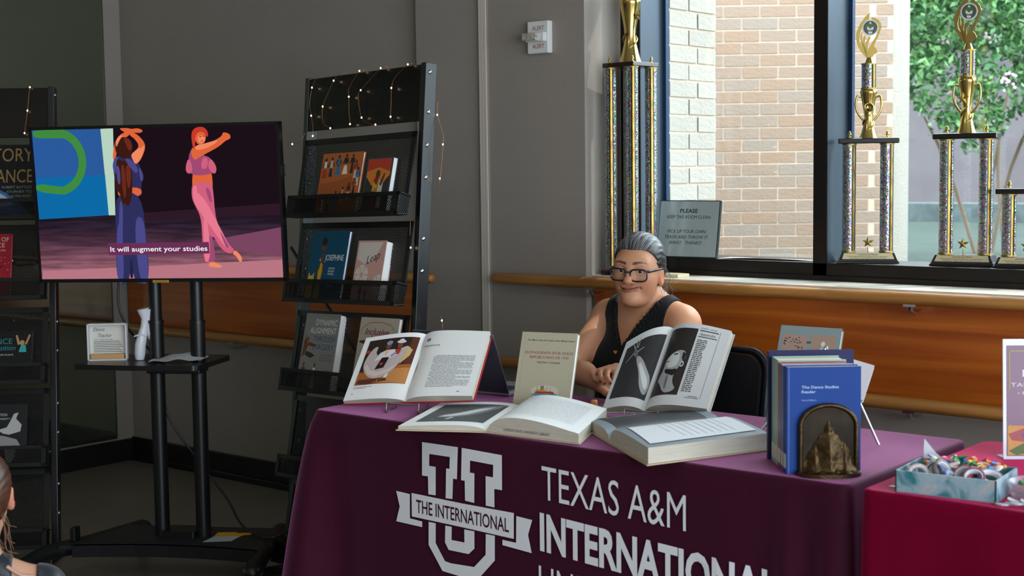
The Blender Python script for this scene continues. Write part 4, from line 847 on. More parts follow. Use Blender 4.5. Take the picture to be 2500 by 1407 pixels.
# ---- big grey-paged book lying open across the table corner, a white card on it
def pg(e, page):
    r = page(1, .002); MB().poly([(.10, .10), (.90, .05), (.87, .95), (.07, .96)], r, 0, .12).obj('white_card', mat('card_white', '#e2e4ea', .6), e)
    t = MB(); r2 = page(1, .0026); lines(t, r2, .20, .78, .80, 9, .06, .007, 0, 31); t.obj('card_lettering', mat('pencil', '#cfd2d8', .8), e)
    MB().rect(.05, .9, .1, .9, page(-1, .0008), 0, ST).obj('dark_plate', mat('plate_dark', '#23242a', .4), e)
open_book('open_art_book', (-2.140, 2.936, .7495), (-.80, .60, 0), (.813, -.583, 0), (.372, .928, 0), .235, .292, .357, .018, .040, 'large grey-paged book lying open at the table corner with a white card on it',
          '#b7a789', pages=mat('grey_page', '#7b8791', .5), bl=.012, br=.004, dip=16, prints=pg, cb=.006)
# ---- wire stands under the two upright books
M_WIRE2 = mat('stand_wire', '#8d877c', .35, .7)
def stand(S, ax, by, label):
    S, ax, by = Vector(S), Vector(ax), Vector(by); fwd = Vector((ax.y, -ax.x, 0)).normalized(); a = Vector((ax.x, ax.y, 0)).normalized()
    e = empty('book_stand', S, label=label, cat='book stand', group='wire book stands on the maroon table')
    for s in (-.05, .05):
        p0 = a * s
        MB().tube(spline([p0 + fwd * .055 + Vector((0, 0, .030)), p0 + fwd * .060 + Vector((0, 0, .004)), p0 + fwd * .035 + Vector((0, 0, .0035)), p0 - fwd * .02 + Vector((0, 0, .004)), p0 + by * .02 - fwd * .012, p0 + by * .15 - fwd * .010], 5), .0024, 6).obj('wire_arm', M_WIRE2, e)
    MB().tube(spline([a * -.05 + fwd * .055 + Vector((0, 0, .03)), a * -.02 + fwd * .055 + Vector((0, 0, .028)), a * .03 + fwd * .055 + Vector((0, 0, .027)), a * .05 + fwd * .055 + Vector((0, 0, .03))], 5), .0024, 6).obj('front_rail', M_WIRE2, e)
    MB().tube([a * -.05 + by * .15 - fwd * .01, a * .05 + by * .15 - fwd * .01], .0024, 6).obj('top_rail', M_WIRE2, e)
    MB().tube([a * -.03 + by * .14 - fwd * .012, a * -.04 - fwd * .14 + Vector((0, 0, .003))], .0024, 6).tube([a * .03 + by * .14 - fwd * .012, a * .04 - fwd * .14 + Vector((0, 0, .003))], .0024, 6).obj('back_leg', M_WIRE2, e)
stand((-2.915, 3.005, .7455), va, vb, 'wire stand holding up the open Veracruz book'); stand((-2.275, 3.310, .7455), da, db_, 'wire stand holding up the open dance photo book')

# ---- closed books
def upright(P, d, lean=0., z=.7455): return Matrix.Translation((P[0], P[1], z)) @ Matrix.Rotation(math.atan2(d[1], d[0]), 4, 'Z') @ Matrix.Rotation(-math.radians(lean), 4, 'X')
def pr_esc(w, h):
    mb = MB(); f = cov(w, h); g = cov(w, h, 2); g3 = cov(w, h, 3); k = lum('#1e1e1e', '#8c1f24', '#a39c86', '#c8c2ae', '#3f8fc4', '#c98a1f', '#2a2420', '#a5421f')
    mb.rect(.075, .080, .0, 1, f, 2)
    mb.text('Ana María Arias de Cossío e Idoia Murga Castro', .54, .885, .021, f, 0, w=.84, align='c', bold=.01)
    mb.text('ESCENOGRAFÍA EN EL EXILIO', .53, .715, .036, f, 1, w=.86, align='c', shear=.2); mb.text('REPUBLICANO DE 1939', .54, .655, .036, f, 1, w=.70, align='c', shear=.2); mb.text('TEATRO Y DANZA', .54, .592, .024, f, 0, w=.42, align='c', bold=.01)
    mb.disc(.54, .235, .25, f, 3, 24, ry=.075); mb.poly([(.31, .19), (.4, .205), (.6, .195), (.77, .205), (.72, .175), (.54, .165), (.36, .175)], g, 4)
    mb.poly([(.37, .20), (.72, .20), (.70, .225), (.68, .232), (.38, .228)], g3, 7); mb.poly([(.39, .225), (.55, .225), (.55, .25), (.50, .255), (.40, .245)], cov(w, h, 4), 5)
    for x in (.47, .50): mb.rect(x, x + .015, .25, .30, cov(w, h, 4), 6)
    for x in (.40, .57, .64): mb.rect(x, x + .004, .23, .29, cov(w, h, 4), 6)
    mb.text('RENACIMIENTO', .72, .105, .02, f, 0, w=.3, align='c', bold=.02)
    return mb, k
book('hardback_book', upright((-2.7012, 3.219), (.9577, .2878), 22), .178, .234, .020, ('ivory', '#b5ae98', .5), 'cream book titled Escenografía en el exilio standing behind the open photo book', pr_esc, over=.002)
def pr_blue(w, h):
    mb = MB(); f = cov(w, h); k = lum('#9fb3d4')
    mb.text('The Dance Studies', .20, .80, .026, f, 0, w=.50, bold=.02); mb.text('Reader', .20, .757, .026, f, 0, w=.19, bold=.02); mb.text('Second Edition', .20, .685, .014, f, 0, w=.20); mb.rect(.028, .031, 0, 1, f, 0)
    return mb, k
bd = Vector((.755, .656, 0)).normalized(); bk_ = Vector((-bd.y, bd.x, 0)); P0 = Vector((-1.598, 2.878, 0)); G3 = 'books standing in a row before the bronze bookend'
off = 0.
for nm, wd, ht, th, cv, sp, lb, pr, dx in [
    ('textbook', .170, .247, .034, ('royal', '#0a3a86', .6), None, 'blue book titled The Dance Studies Reader at the front of the row', pr_blue, 0),
    ('hardback_book', .166, .245, .026, ('paleblue', '#b9c4da', .5), ('royal2', '#2c56a6'), 'pale book with a blue spine directly behind the blue reader', None, .0),
    ('hardback_book', .158, .246, .034, ('wine', '#96424a', .5), ('brick2', '#8c2f2f'), 'red-spined book in the middle of the upright row', None, .0),
    ('hardback_book', .160, .250, .072, ('celadon', '#9db8ae', .5), ('celadon2', '#93b5aa'), 'thick pale green book in front of the tall navy one', None, .0),
    ('picture_book', .205, .262, .018, ('navy', '#14164a', .5), None, 'tall navy book at the back of the upright row', None, -.008)]:
    p = P0 + bk_ * off + bd * dx
    e = book(nm, upright(p, bd, .0), wd, ht, th, cv, lb, pr, pages=PAPERC, group=G3, spine=sp)
    if dx == 0: MB().box(-.0012, -.0005, .004, th - .004, .012, .045).obj('spine_label', mat('label_paper', '#d4d2ca', .6), e)
    off += th + .0012
# bronze bookend with a mountain relief
be = empty('bookend', M=upright(P0 + bd * .030 - bk_ * .0135, bd, 0), label='bronze arched bookend with a mountain relief in front of the blue book', cat='bookend')
M_BRZ = mat('aged_bronze', '#4a3a24', .38, .85, noise=(28, .45), bump=(120, .15)); M_BRZ2 = mat('dark_bronze', '#241c14', .45, .8, noise=(20, .4))
bw, bh = .128, .160
arch = lambda k: [(0, 0), (bw * k, 0)] + [(bw * k / 2 + bw * k / 2 * math.cos(a), bh * k - bw * .38 * k + bw * .38 * k * math.sin(a)) for a in [math.pi * i / 20 for i in range(21)]]
MB().prism(arch(1), -.0, .005, 0, Matrix.Rotation(math.pi / 2, 4, 'X') @ Matrix.Translation((0, 0, -.011))).obj('back_plate', M_BRZ2, be)
MB().tube([(x, .004, z) for x, z in [(bw, 0)] + arch(1)[2:] + [(0, 0)]], .0052, 10).obj('rim', M_BRZ, be)
def rel(u, v):
    x, z = u * bw, v * .125; pk = lambda cx, cz, wd, ht: max(0, 1 - abs(x - cx * bw) / (wd * bw) * 1.0 - max(0, (z - .0)) / ht)
    hgt = max(pk(.5, 0, .62, .125) * .040, pk(.25, 0, .3, .075) * .034, pk(.78, 0, .30, .080) * .034, pk(.6, 0, .3, .05) * .045)
    hgt += (.0035 * mnoise.noise((u * 6, v * 6, 2.)) + .0018 * mnoise.noise((u * 15, v * 15, 5.))) * (hgt > .002); return (x, .0045 - max(0, hgt), z)
mr_ = MB().grid(rel, 44, 38, 0, True); keep = [i for i, f_ in enumerate(mr_.f) if min(mr_.v[j][1] for j in f_) < .0025]
mr_.f = [mr_.f[i] for i in keep]; mr_.m = [0] * len(keep); mr_.sm = [True] * len(keep); mr_.obj('mountain_relief', M_BRZ, be)
base = [(bw / 2 + (bw / 2 + .010) * math.cos(a), .008 - .052 * abs(math.sin(a)) ** .7) for a in [math.pi + math.pi * i / 20 for i in range(21)]]
MB().prism(base, -.0, .009).obj('base', M_BRZ, be, bev=.002)
def rocks(u, v): a = math.pi + math.pi * u; r = .25 + .72 * v; return (bw / 2 + (bw / 2 + .004) * math.cos(a) * r, .006 - .046 * abs(math.sin(a)) ** .7 * r, .0092 + .010 * (1 - v) + .006 * mnoise.noise((u * 9, v * 6, 1.)))
MB().grid(rocks, 30, 10, 0, True).obj('rocks', M_BRZ, be)

# ---- art history book on an easel behind the row
def pr_hist(w, h):
    mb = MB(); f = cov(w, h); k = lum('#a3857a', '#4b3c38', '#8fa2a4', '#9c8272', '#c9cdcb')
    mb.rect(.06, .46, .56, .91, f, 0); mb.rect(.53, .93, .56, .92, f, 3); mb.rect(.46, .53, .83, .85, f, 1)
    for i in range(70): mb.disc(.08 + .36 * rnd.random(), .58 + .31 * rnd.random(), .016, cov(w, h, 2), 1, 6, ry=.006)
    mb.disc(.73, .83, .035, cov(w, h, 2), 4, 10, ry=.028); mb.poly([(.60, .6), (.88, .6), (.84, .70), (.76, .80), (.70, .80), (.64, .72)], cov(w, h, 2), 4); mb.poly([(.6, .6), (.7, .6), (.68, .68), (.62, .66)], cov(w, h, 3), 1)
    mb.rect(.06, .46, .06, .50, f, 3); mb.rect(.53, .93, .06, .5, f, 0); mb.rect(.04, .20, .05, .12, cov(w, h, 4), 4)
    return mb, k
ea, eb = Vector((.9753, .2199, -.0226)).normalized(), Vector((-.0814, .4506, .889)).normalized()
en = -ea.cross(eb).normalized()
eM = basis((-1.9173, 3.3347, .760), ea, en, eb)
book('textbook', eM, .168, .287, .022, ('stone', '#7f8f91', .45), 'grey-blue book with two old prints on an easel behind the row', pr_hist, pages=PAPERC)
es = empty('display_easel', (-1.83, 3.40, .7455), label='thin metal easel behind the upright row of books', cat='easel')
for a_, b_ in (((-.09, -.075, .004), (.03, .06, .22)), ((.06, -.06, .004), (.03, .06, .22)), ((.03, .06, .22), (.05, .115, .004))): MB().tube([a_, b_], .003, 8).obj('leg', CHROME, es)
MB().tube([(-.07, -.05, .012), (.05, -.035, .012)], .003, 8).obj('ledge', CHROME, es)
# second easel on the right with a pale book leaning back, seen past the row
w2_ = empty('display_easel', (-1.66, 3.29, .7455), label='thin metal easel with one leg showing right of the upright row', cat='easel')
for a_, b_ in (((.083, .018, .003), (-.02, .02, .20)), ((-.09, -.02, .003), (-.02, .02, .20)), ((-.02, .02, .2), (-.06, .12, .003))): MB().tube([a_, b_], .0034, 8).obj('leg', CHROME, w2_)
book('paperback_book', Matrix.Translation((-1.728, 3.365, .862)) @ Matrix.Rotation(math.radians(28), 4, 'Z') @ Matrix.Rotation(math.radians(-26), 4, 'X') @ Matrix.Rotation(math.radians(17), 4, 'Y'), .075, .100, .022, ('offwhite', '#cfccd2', .5), 'pale book tilted on an easel behind the right end of the row')

# ---- laptop facing the woman
lp = empty('laptop', (-2.83, 3.36, .7455), label='silver laptop with its lid turned to the camera behind the open Veracruz book', cat='laptop')
la, lb_ = Vector((.9896, .1413, -.0)).normalized(), Vector((.0859, -.4253, .901)).normalized(); ln = la.cross(lb_).normalized()
LMx = basis((0, 0, .012), la, -ln, lb_)
M_ALU = mat('laptop_silver_shaded', '#6a6878', .35, .6)  # silver lid, darkened in colour for the shade it stands in
MB().box(-.30, 0, -.0025, .0025, 0, .212).obj('lid', M_ALU, lp, M=LMx, bev=.002)
dk = basis((0, 0, .004), la, Vector((-la.y, la.x, 0)), (0, 0, 1))
MB().box(-.30, 0, .0, .21, 0, .010).obj('keyboard_deck', mat('laptop_silver', '#a9adb8', .3, .7), lp, M=dk, bev=.002)
kb = MB()
for r in range(5):
    for c in range(13): kb.box(-.275 + c * .0195, -.2585 + c * .0195, .03 + r * .019, .0455 + r * .019, .010, .0115)
kb.obj('keys', mat('key_black', '#1b1c22', .5), lp, M=dk)
MB().add([(-.29, .0030, .01), (-.01, .0030, .01), (-.01, .0030, .203), (-.29, .0030, .203)], [(0, 1, 2, 3)]).obj('screen', em('#5f6a80', .5), lp, M=LMx)
# small things by the woman's arm
MB().lathe([(.0, 0), (.009, .001), (.010, .008), (.010, .016), (.008, .020), (0, .021)], 12).obj('eraser', mat('eraser_orange', '#d98a4a', .6), loc=(-2.512, 3.372, .7455), label='small orange eraser cap beside the cream book', cat='eraser')
MB().tube(spline([(-2.47, 3.40, .749), (-2.45, 3.415, .752), (-2.43, 3.40, .749), (-2.45, 3.385, .75), (-2.47, 3.395, .753), (-2.455, 3.41, .756)], 5), .003, 6).obj('bracelet', mat('bracelet_grey', '#9aa0a4', .3, .5), label='small coiled grey wristband lying by the cream book', cat='wristband')
# ================================================================== trophies, notice and papers at the window
M_GOLD = mat('gold_plate', '#cbb26a', .18, 1); M_GOLD2 = mat('gold_matte', '#ad9450', .34, 1, bump=(900, .2))
M_HOLO = bpy.data.materials.new('holographic_foil'); M_HOLO.use_nodes = True
nt = M_HOLO.node_tree; N, L = nt.nodes, nt.links; b = N['Principled BSDF']; b.inputs['Metallic'].default_value = .85; b.inputs['Roughness'].default_value = .22
tch = N.new('ShaderNodeTexCoord'); vo = N.new('ShaderNodeTexVoronoi'); vo.inputs['Scale'].default_value = 190; L.new(tch.outputs['Object'], vo.inputs['Vector'])
hs = N.new('ShaderNodeHueSaturation'); hs.inputs['Saturation'].default_value = .75; hs.inputs['Value'].default_value = .9; L.new(vo.outputs['Color'], hs.inputs['Color'])
mxh = N.new('ShaderNodeMix'); mxh.data_type = 'RGBA'; mxh.inputs[0].default_value = .6; mxh.inputs[6].default_value = lin('#59626c'); L.new(hs.outputs[0], mxh.inputs[7]); L.new(mxh.outputs[2], b.inputs['Base Color'])
bph = N.new('ShaderNodeBump'); bph.inputs['Strength'].default_value = .5; bph.inputs['Distance'].default_value = .002; L.new(vo.outputs['Distance'], bph.inputs['Height']); L.new(bph.outputs[0], b.inputs['Normal'])
M_TRB = mat('trophy_black', '#0e0f13', .22, coat=.5); M_TRW = mat('trophy_mahogany', '#2a1114', .25, coat=.5); M_PLATE = mat('plate_gold', '#c9bd98', .4, .3)
def column(parent, x, y, z0, z1, r, ang):
    c = MB().lathe([(r, z0), (r, z1)], 20, 0, Matrix.Translation((x, y, 0))).obj('column', M_HOLO, parent)
    for za, zb_ in ((z0, z0 + .005), (z1 - .004, z1)): MB().lathe([(r * 1.1, za), (r * 1.1, zb_)], 20, 0, Matrix.Translation((x, y, 0))).obj('ring', M_GOLD2, c)
    st = MB()
    for a0, a1, k, m in ((-.36, .36, 1.02, 0), (-.15, .17, 1.045, 1)):
        st.grid(lambda u, v: (x + r * k * math.cos(ang + a0 + (a1 - a0) * u), y + r * k * math.sin(ang + a0 + (a1 - a0) * u), z0 + .005 + (z1 - z0 - .009) * v), 6, 1, m, True)
    st.obj('stripe', [mat('stripe_black', '#070708', .25), mat('stripe_gold', '#9a7a34', .3, .9, noise=(60, .5, (1, 1, .4)))], c); return c
def finial(parent, x, y, z): MB().lathe([(.006, 0), (.006, .003), (.0035, .005), (.0075, .009), (.0075, .012), (.004, .015), (.005, .019), (0, .023)], 12, 0, Matrix.Translation((x, y, z))).obj('finial', M_GOLD, parent)
def star(parent, x, y, z, R, name='star', t=.004):
    p = [(R * (1 if k % 2 == 0 else .42) * math.sin(math.pi * k / 5), R * (1 if k % 2 == 0 else .42) * math.cos(math.pi * k / 5)) for k in range(10)]
    mb = MB(); vs = [(x + a, y, z + c) for a, c in p] + [(x, y - t * 1.6, z), (x, y + t * 1.6, z)]
    mb.add(vs, [(i, (i + 1) % 10, 10) for i in range(10)] + [((i + 1) % 10, i, 11) for i in range(10)]); return mb.obj(name, M_GOLD2, parent)
def cup(parent, z, H, R, deco, sc=1.):
    prof = [(R * 1.15, 0), (R * 1.1, .02 * H), (R * .86, .14 * H), (R * .62, .30 * H), (R * .55, .42 * H), (R * .62, .55 * H), (R * .85, .75 * H), (R * 1.02, .90 * H), (R * 1.08, .93 * H), (R * 1.08, .97 * H), (R * .95, H)]
    c = MB().lathe(prof, 24, 0, Matrix.Translation((0, 0, z))).obj('cup', M_GOLD, parent)
    for k in range(2):
        MB().tube([(R * .75 * math.cos(a) * (1 - .1 * i / 10), R * .75 * math.sin(a) * (1 - .1 * i / 10), z + H * (.12 + .36 * i / 10)) for i, a in [(i, 2.2 * k * 1.4 + i * .42 - 2.2) for i in range(11)]], .0028, 6).obj('swirl', M_GOLD, c)
    if deco != 'plain':
        for s in (-1, 1):
            MB().tube(spline([(s * R * .9, 0, z + H * .84), (s * R * 1.45, -.002, z + H * .86), (s * R * 1.62, -.004, z + H * .66), (s * R * 1.3, -.004, z + H * .5), (s * R * .62, -.004, z + H * .36)], 6), .0038, 8).obj('handle', M_GOLD, c)
    if deco == 'disc':
        d = MB().lathe([(.0165, 0), (.0165, .003), (.0125, .0035), (.0125, .003), (0, .003)], 22, 0, Matrix.Translation((0, -R * .95, z + H * .63)) @ Matrix.Rotation(math.pi / 2, 4, 'X')).obj('medallion', M_GOLD, c)
        MB().box(-.0012, .0012, -R * .95 - .0048, -R * .95 - .003, z + H * .63 - .008, z + H * .63 + .006).obj('torch_mark', mat('torch_dark', '#4a3c1a', .4, .6), d)
    if deco == 'star': star(c, -.008, -R * .95, z + H * .62, .021)
    if deco == 'plain': star(c, R * 1.05, -.006, z + H * .72, .02, 'side_star', .006)
    return c
def flame(parent, z, k=1.):
    e = lambda p: [((x - 370) / 2896 * k, (548 - y) / 2896 * k + z + .02) for x, y in p]
    RX = Matrix.Rotation(math.pi / 2, 4, 'X')
    MB().lathe([(.016 * k, 0), (.013 * k, .008), (.0085 * k, .02)], 16, 0, Matrix.Translation((.002, 0, z))).obj('neck', M_GOLD, parent)
    fl = MB()
    for p in ([(378,110),(330,150),(280,220),(248,300),(245,360),(262,430),(300,500),(345,548),(340,520),(310,450),(280,400),(275,350),(285,300),(320,215),(365,175)],
              [(390,160),(420,163),(455,180),(480,215),(487,255),(470,310),(440,380),(415,440),(435,460),(452,498),(420,520),(400,548),(345,548),(360,470),(400,400),(445,325),(462,260),(440,205),(400,182)],
              [(300,295),(285,330),(290,400),(320,480),(347,548),(335,470),(308,400),(302,340)], [(335,325),(315,350),(305,410),(325,480),(350,548),(345,480),(328,410),(335,360)], [(385,338),(365,350),(335,410),(335,470),(352,548),(358,470),(358,410),(380,370)]):
        fl.prism(e(p)[::-1], -.003, .003, 0, RX)
    fl.obj('flame_plate', M_GOLD2, parent)
    cx, cz = e([(380, 258)])[0]; r = 78 / 2896 * k
    d = MB().lathe([(r, -.003), (r, .004)], 28, 0, Matrix.Translation((cx, 0, cz)) @ RX).obj('medallion', mat('medallion_white', '#d5d8d6', .4), parent)
    f = lambda L: (lambda x, y: Vector((cx + x * r, -.0042 - .0003 * L, cz + y * r)))
    mb = MB(); mb.disc(0, 0, .86, f(0), 0, 28); mb.poly([(0, .8), (.42, 0), (.2, -.75), (-.2, -.75), (-.42, 0)], f(1), 1); mb.poly([(-.6, .35), (-.1, .5), (.3, .45), (.6, .1), (.2, .05), (0, -.15), (-.3, .15), (-.55, .1)], f(2), 2); mb.text('FDM', 0, -.5, .22, f(3), 3, w=.6, align='c', bold=.03)
    mb.obj('medallion_print', lum('#4a524c', '#d3d6d4', '#4d6b2f', '#1a1c1e'), d)
def base(parent, w, d, text):
    x, y = w / 2, d / 2
    def fr(x0, y0, z0, x1, y1, z1, nm, m):
        return MB().add([(-x0, -y0, z0), (x0, -y0, z0), (x0, y0, z0), (-x0, y0, z0), (-x1, -y1, z1), (x1, -y1, z1), (x1, y1, z1), (-x1, y1, z1)], [(3, 2, 1, 0), (4, 5, 6, 7), (0, 1, 5, 4), (1, 2, 6, 5), (2, 3, 7, 6), (3, 0, 4, 7)]).obj(nm, m, parent, bev=.0015)
    fr(x, y, 0, x, y, .007, 'foot', M_TRB); fr(x * .97, y * .95, .007, x * .95, y * .92, .013, 'foot_step', M_TRB); b_ = fr(x * .94, y * .9, .013, x * .85, y * .72, .036, 'base', M_TRB)
    P = lambda u, v: Vector((u * x * (.90 - .07 * v), -(y * (.9 - .18 * v)) - .0008, .0145 + .020 * v))
    MB().poly([(-.94, 0), (.94, 0), (.94, 1), (-.94, 1)], P).obj('name_plate', M_PLATE, b_)
    P2 = lambda u, v: P(u, v) + Vector((0, -.0006, 0)); t = MB(); t.text(text, 0, .66, .26, P2, w=.75, align='c', shear=.2)
    t.text('National Folklorico Dance Competition', 0, .36, .17, P2, w=1.5, align='c'); t.text('2nd Place  April 2019  Dance Group', 0, .10, .17, P2, w=1.3, align='c'); t.obj('name_plate_lettering', mat('plate_ink', '#5a5340'), b_)
def trophy2(P, d, deco, label, text, s=1., dpth=.10, hp=.372, top=True):
    M = Matrix.Translation((P[0], P[1], 1.1135)) @ Matrix.Rotation(math.atan2(d[1], d[0]), 4, 'Z') @ Matrix.Scale(s, 4)
    e = empty('trophy', M=M, label=label, cat='trophy', group='gold trophies on the window ledge')
    base(e, .205, dpth, text)
    for sx_ in (-1, 1): column(e, sx_ * .0625, 0.002, .036, .036 + hp, .0228, math.radians(-52)); finial(e, sx_ * .0625, 0, .036 + hp + .0205)
    z = .036 + hp
    MB().box(-.101, .101, -.033, .033, z, z + .018).obj('platform', M_TRB, e, bev=.003)
    st = star(e, 0, -dpth * .28, .036 + .036, .0205); MB().lathe([(.0016, .034), (.0016, .055)], 8, 0, Matrix.Translation((0, -dpth * .28, 0))).obj('star_post', M_GOLD2, e)
    if top:
        z += .018; cup(e, z, .165 if deco == 'disc' else .178, .0262, deco); z += .165 if deco == 'disc' else .178
        column(e, 0, 0, z, z + .088, .0240, math.radians(-50)); flame(e, z + .088, 1.0)
    return e
trophy2((-2.222, 4.560), (.873, .487), 'disc', 'gold two-column trophy with torch medallion cup, beside the window mullion', 'Festivales de México', 1.0, .092)
trophy2((-1.885, 4.582), (.985, .17), 'star', 'taller gold two-column trophy with a star on its cup', 'Festivales de México', 1.02, .105)
trophy2((-1.675, 4.580), (.985, .17), 'disc', 'short trophy cut off by the right picture edge', 'Festivales de México', .98, .10, .205, top=False)
# tall four-column trophy in the window corner
tt = empty('trophy', (-3.083, 4.378, 1.052), (0, 0, math.radians(40 - 45)), label='tall four-column trophy in the window corner behind the seated woman', cat='trophy', group='gold trophies on the window ledge')
hw = .074
MB().box(-hw - .008, hw + .008, -hw - .008, hw + .008, 0, .018).obj('base', M_TRW, tt, bev=.003)
for x, y in ((-1, -1), (1, -1), (1, 1), (-1, 1)): column(tt, x * (hw - .021), y * (hw - .021), .018, .765, .0222, math.radians(-42)); finial(tt, x * (hw - .02), y * (hw - .02), .782)
MB().box(-hw, hw, -hw, hw, .765, .782).obj('platform', M_TRW, tt, bev=.003)
cup(tt, .782, .235, .037, 'plain'); MB().lathe([(.030, 1.017), (.024, 1.03), (.02, 1.1)], 20).obj('cup_neck', M_GOLD, tt)

# notice in a frame leaning on the glass
nM = Matrix.Translation((-3.036, 4.470, 1.114)) @ Matrix.Rotation(math.radians(2), 4, 'Z') @ Matrix.Rotation(math.radians(-9), 4, 'X')
no = empty('notice_frame', M=nM, label='framed grey notice asking to keep the room clean, on the window ledge', cat='notice')
W_, H_ = .257, .215
MB().box(0, W_, .002, .016, 0, H_).obj('frame', mat('notice_black', '#1a2228', .3), no, bev=.001)
MB().box(.004, W_ - .004, -.0005, .003, .005, H_ - .004).obj('notice_sheet', mat('notice_grey', '#97a3a4', .12, spec=.7), no)
f = plane_fn((W_ / 2, -.0009, 0), (1, 0, 0), (0, 0, 1)); t = MB()
SHR = mat('notice_ink', '#23282c', .4)
t.text('PLEASE', 0, .168, .0150, f, w=.075, align='c', bold=.02); t.text('KEEP THIS ROOM CLEAN', 0, .146, .0130, f, w=.185, align='c'); t.text('PICK UP YOUR OWN', -.004, .092, .0135, f, w=.162, align='c', shear=.05); t.text('TRASH AND THROW IT', -.004, .071, .0135, f, w=.185, align='c', shear=.12); t.text('AWAY.  THANKS!', -.006, .050, .0135, f, w=.14, align='c', shear=.2)
t.obj('lettering', SHR, no)
# loose sheet on the ledge
MB().grid(lambda u, v: (-2.78 + u * .36, 4.495 + v * .09 + .03 * u * (1 - v), 1.1145 + .006 * math.sin(u * 3.1) * (1 - v)), 16, 4).obj('paper_sheet', PAPER, label='curled white sheet lying on the window ledge by the notice', cat='paper')
MB().prism([(0, 0), (.10, -.01), (.11, .05), (.02, .07)], 0, .012).obj('booklet', mat('booklet_cream', '#d9cfae', .5), loc=(-2.62 - .32, 4.33, 1.0525), label='small cream booklet on the sill behind the woman', cat='booklet')

# ------------------------------------------------------------------ flowering shrub and lawn outside
sb = empty('flowering_shrub', (-4.1, 10.2, .8), label='leafy green shrub with pale blossoms outside the window', cat='shrub')
rs = random.Random(3)
for k in range(4):
    a = rs.uniform(0, 6.28); MB().tube(spline([(rs.uniform(-.2, .2), rs.uniform(-.2, .2), 0), (.3 * math.cos(a), .3 * math.sin(a), .8), (.9 * math.cos(a), .6 * math.sin(a), 1.7)], 5), [.014] * 6 + [.008] * 5, 6).obj('stem', mat('bark', '#6a5a48', .9), sb)
lf = MB(); bl_ = MB()
cl = []
ldir = Vector((.767, .641, 0))
for i in range(230):
    u = rs.uniform(-.05, 1.25); c = Vector((-.42, -.95, 0)) + ldir * (1.12 * u) + Vector((-.64, .764, 0)) * rs.uniform(-.35, .45)
    zb = .80 + .45 * max(0, .55 - u) / .55; cl.append((c.x, c.y, zb + (1.95 - zb) * rs.random() ** .75, rs.uniform(.07, .15)))
for (x, y, z, r) in cl:
    for j in range(44):
        d = Vector((rs.gauss(0, 1), rs.gauss(0, 1), rs.gauss(0, .8))).normalized() * r * rs.random() ** .4; c = Vector((x, y, z)) + d
        n = Vector((rs.uniform(-1, 1), rs.uniform(-1, 1), rs.uniform(0, 1))).normalized(); t1 = n.orthogonal().normalized(); t2 = n.cross(t1); s_ = rs.uniform(.022, .04); a = rs.uniform(0, 6.28)
        ax = t1 * math.cos(a) + t2 * math.sin(a); bx = n.cross(ax)
        lf.add([c - ax * s_, c + bx * s_ * .45, c + ax * s_, c - bx * s_ * .45], [(0, 1, 2, 3)], rs.randrange(3))
o = lf.obj('foliage', [mat('leaf_a', '#4f7d46', .55), mat('leaf_b', '#6d9a5c', .55), mat('leaf_c', '#38663c', .55)], sb); o['kind'] = 'stuff'
for i in range(16):
    x, y, z, r = cl[i * 13 % 230]; fb2 = MB()
    for j in range(16): fb2.sphere((x + rs.gauss(0, .025), y - .12 + rs.gauss(0, .025), z + rs.gauss(0, .025)), .012, 6)
    fb2.obj('blossom', mat('petal', '#e6cfd8', .6), sb)
MB().box(-9, 1.5, 15.5, 16, .8, 1.0).obj('low_streak', mat('streak_dark', '#4c5556', .9, noise=(9, .3)), label='low dark hedge along the far lawn edge', cat='streak')  # low block drawn as a dark streak across the lawn
# ================================================================== things on the crimson table
RZ = TZ + .0045
bxd = Vector((.996, .09, 0)).normalized(); byd = Vector((-.09, .996, 0)).normalized()
BXM = basis((-1.318, 2.846, RZ), bxd, byd, (0, 0, 1))
BW, BD, BH = .213, .158, .047
M_BOX = mat('marbled_blue', '#8fa9b4', .45); nt = M_BOX.node_tree; N, L = nt.nodes, nt.links
tcb = N.new('ShaderNodeTexCoord'); nb = N.new('ShaderNodeTexNoise'); nb.inputs['Scale'].default_value = 8; nb.inputs['Detail'].default_value = 5; nb.inputs['Distortion'].default_value = 2.5
rb = N.new('ShaderNodeValToRGB'); el = rb.color_ramp.elements; el[0].position = .36; el[0].color = lin('#2f7780'); el[1].position = .50; el[1].color = lin('#8fa6b4')
for p, c in ((.60, '#9aabb8'), (.635, '#c9ab8c'), (.66, '#93a7b6')): q = el.new(p); q.color = lin(c)
L.new(tcb.outputs['Object'], nb.inputs['Vector']); L.new(nb.outputs['Fac'], rb.inputs[0]); L.new(rb.outputs[0], N['Principled BSDF'].inputs['Base Color'])
bx = empty('gift_box', M=BXM, label='open marbled blue cardboard box of tape rolls and trinkets', cat='box')
t_ = .003
M_BIN = mat('box_inside', '#b9d3e0', .6)
MB().box(0, BW, 0, BD, 0, .002).obj('floor', M_BIN, bx)
for nm, a in (('front_wall', (0, BW, 0, t_)), ('back_wall', (0, BW, BD - t_, BD)), ('left_wall', (0, t_, 0, BD)), ('right_wall', (BW - t_, BW, 0, BD))):
    MB().box(a[0], a[1], a[2], a[3], 0, BH).obj(nm, M_BOX, bx)
MB().box(-.0006, .0022, -.0006, .002, 0, BH).box(BW - .0022, BW + .0006, -.0006, .002, 0, BH).obj('dark_edges', mat('box_edge', '#22303a', .5), bx)
MB().add([(.008, BD - .002, BH - .002), (.06, BD - .002, BH - .002), (.035, BD + .004, BH + .012), (.006, BD + .008, BH + .042)], [(0, 1, 2, 3)]).obj('corner_flap', mat('flap_white', '#dfe3ec', .6), bx)
rt = random.Random(11); G4 = 'washi tape rolls in the marbled box'
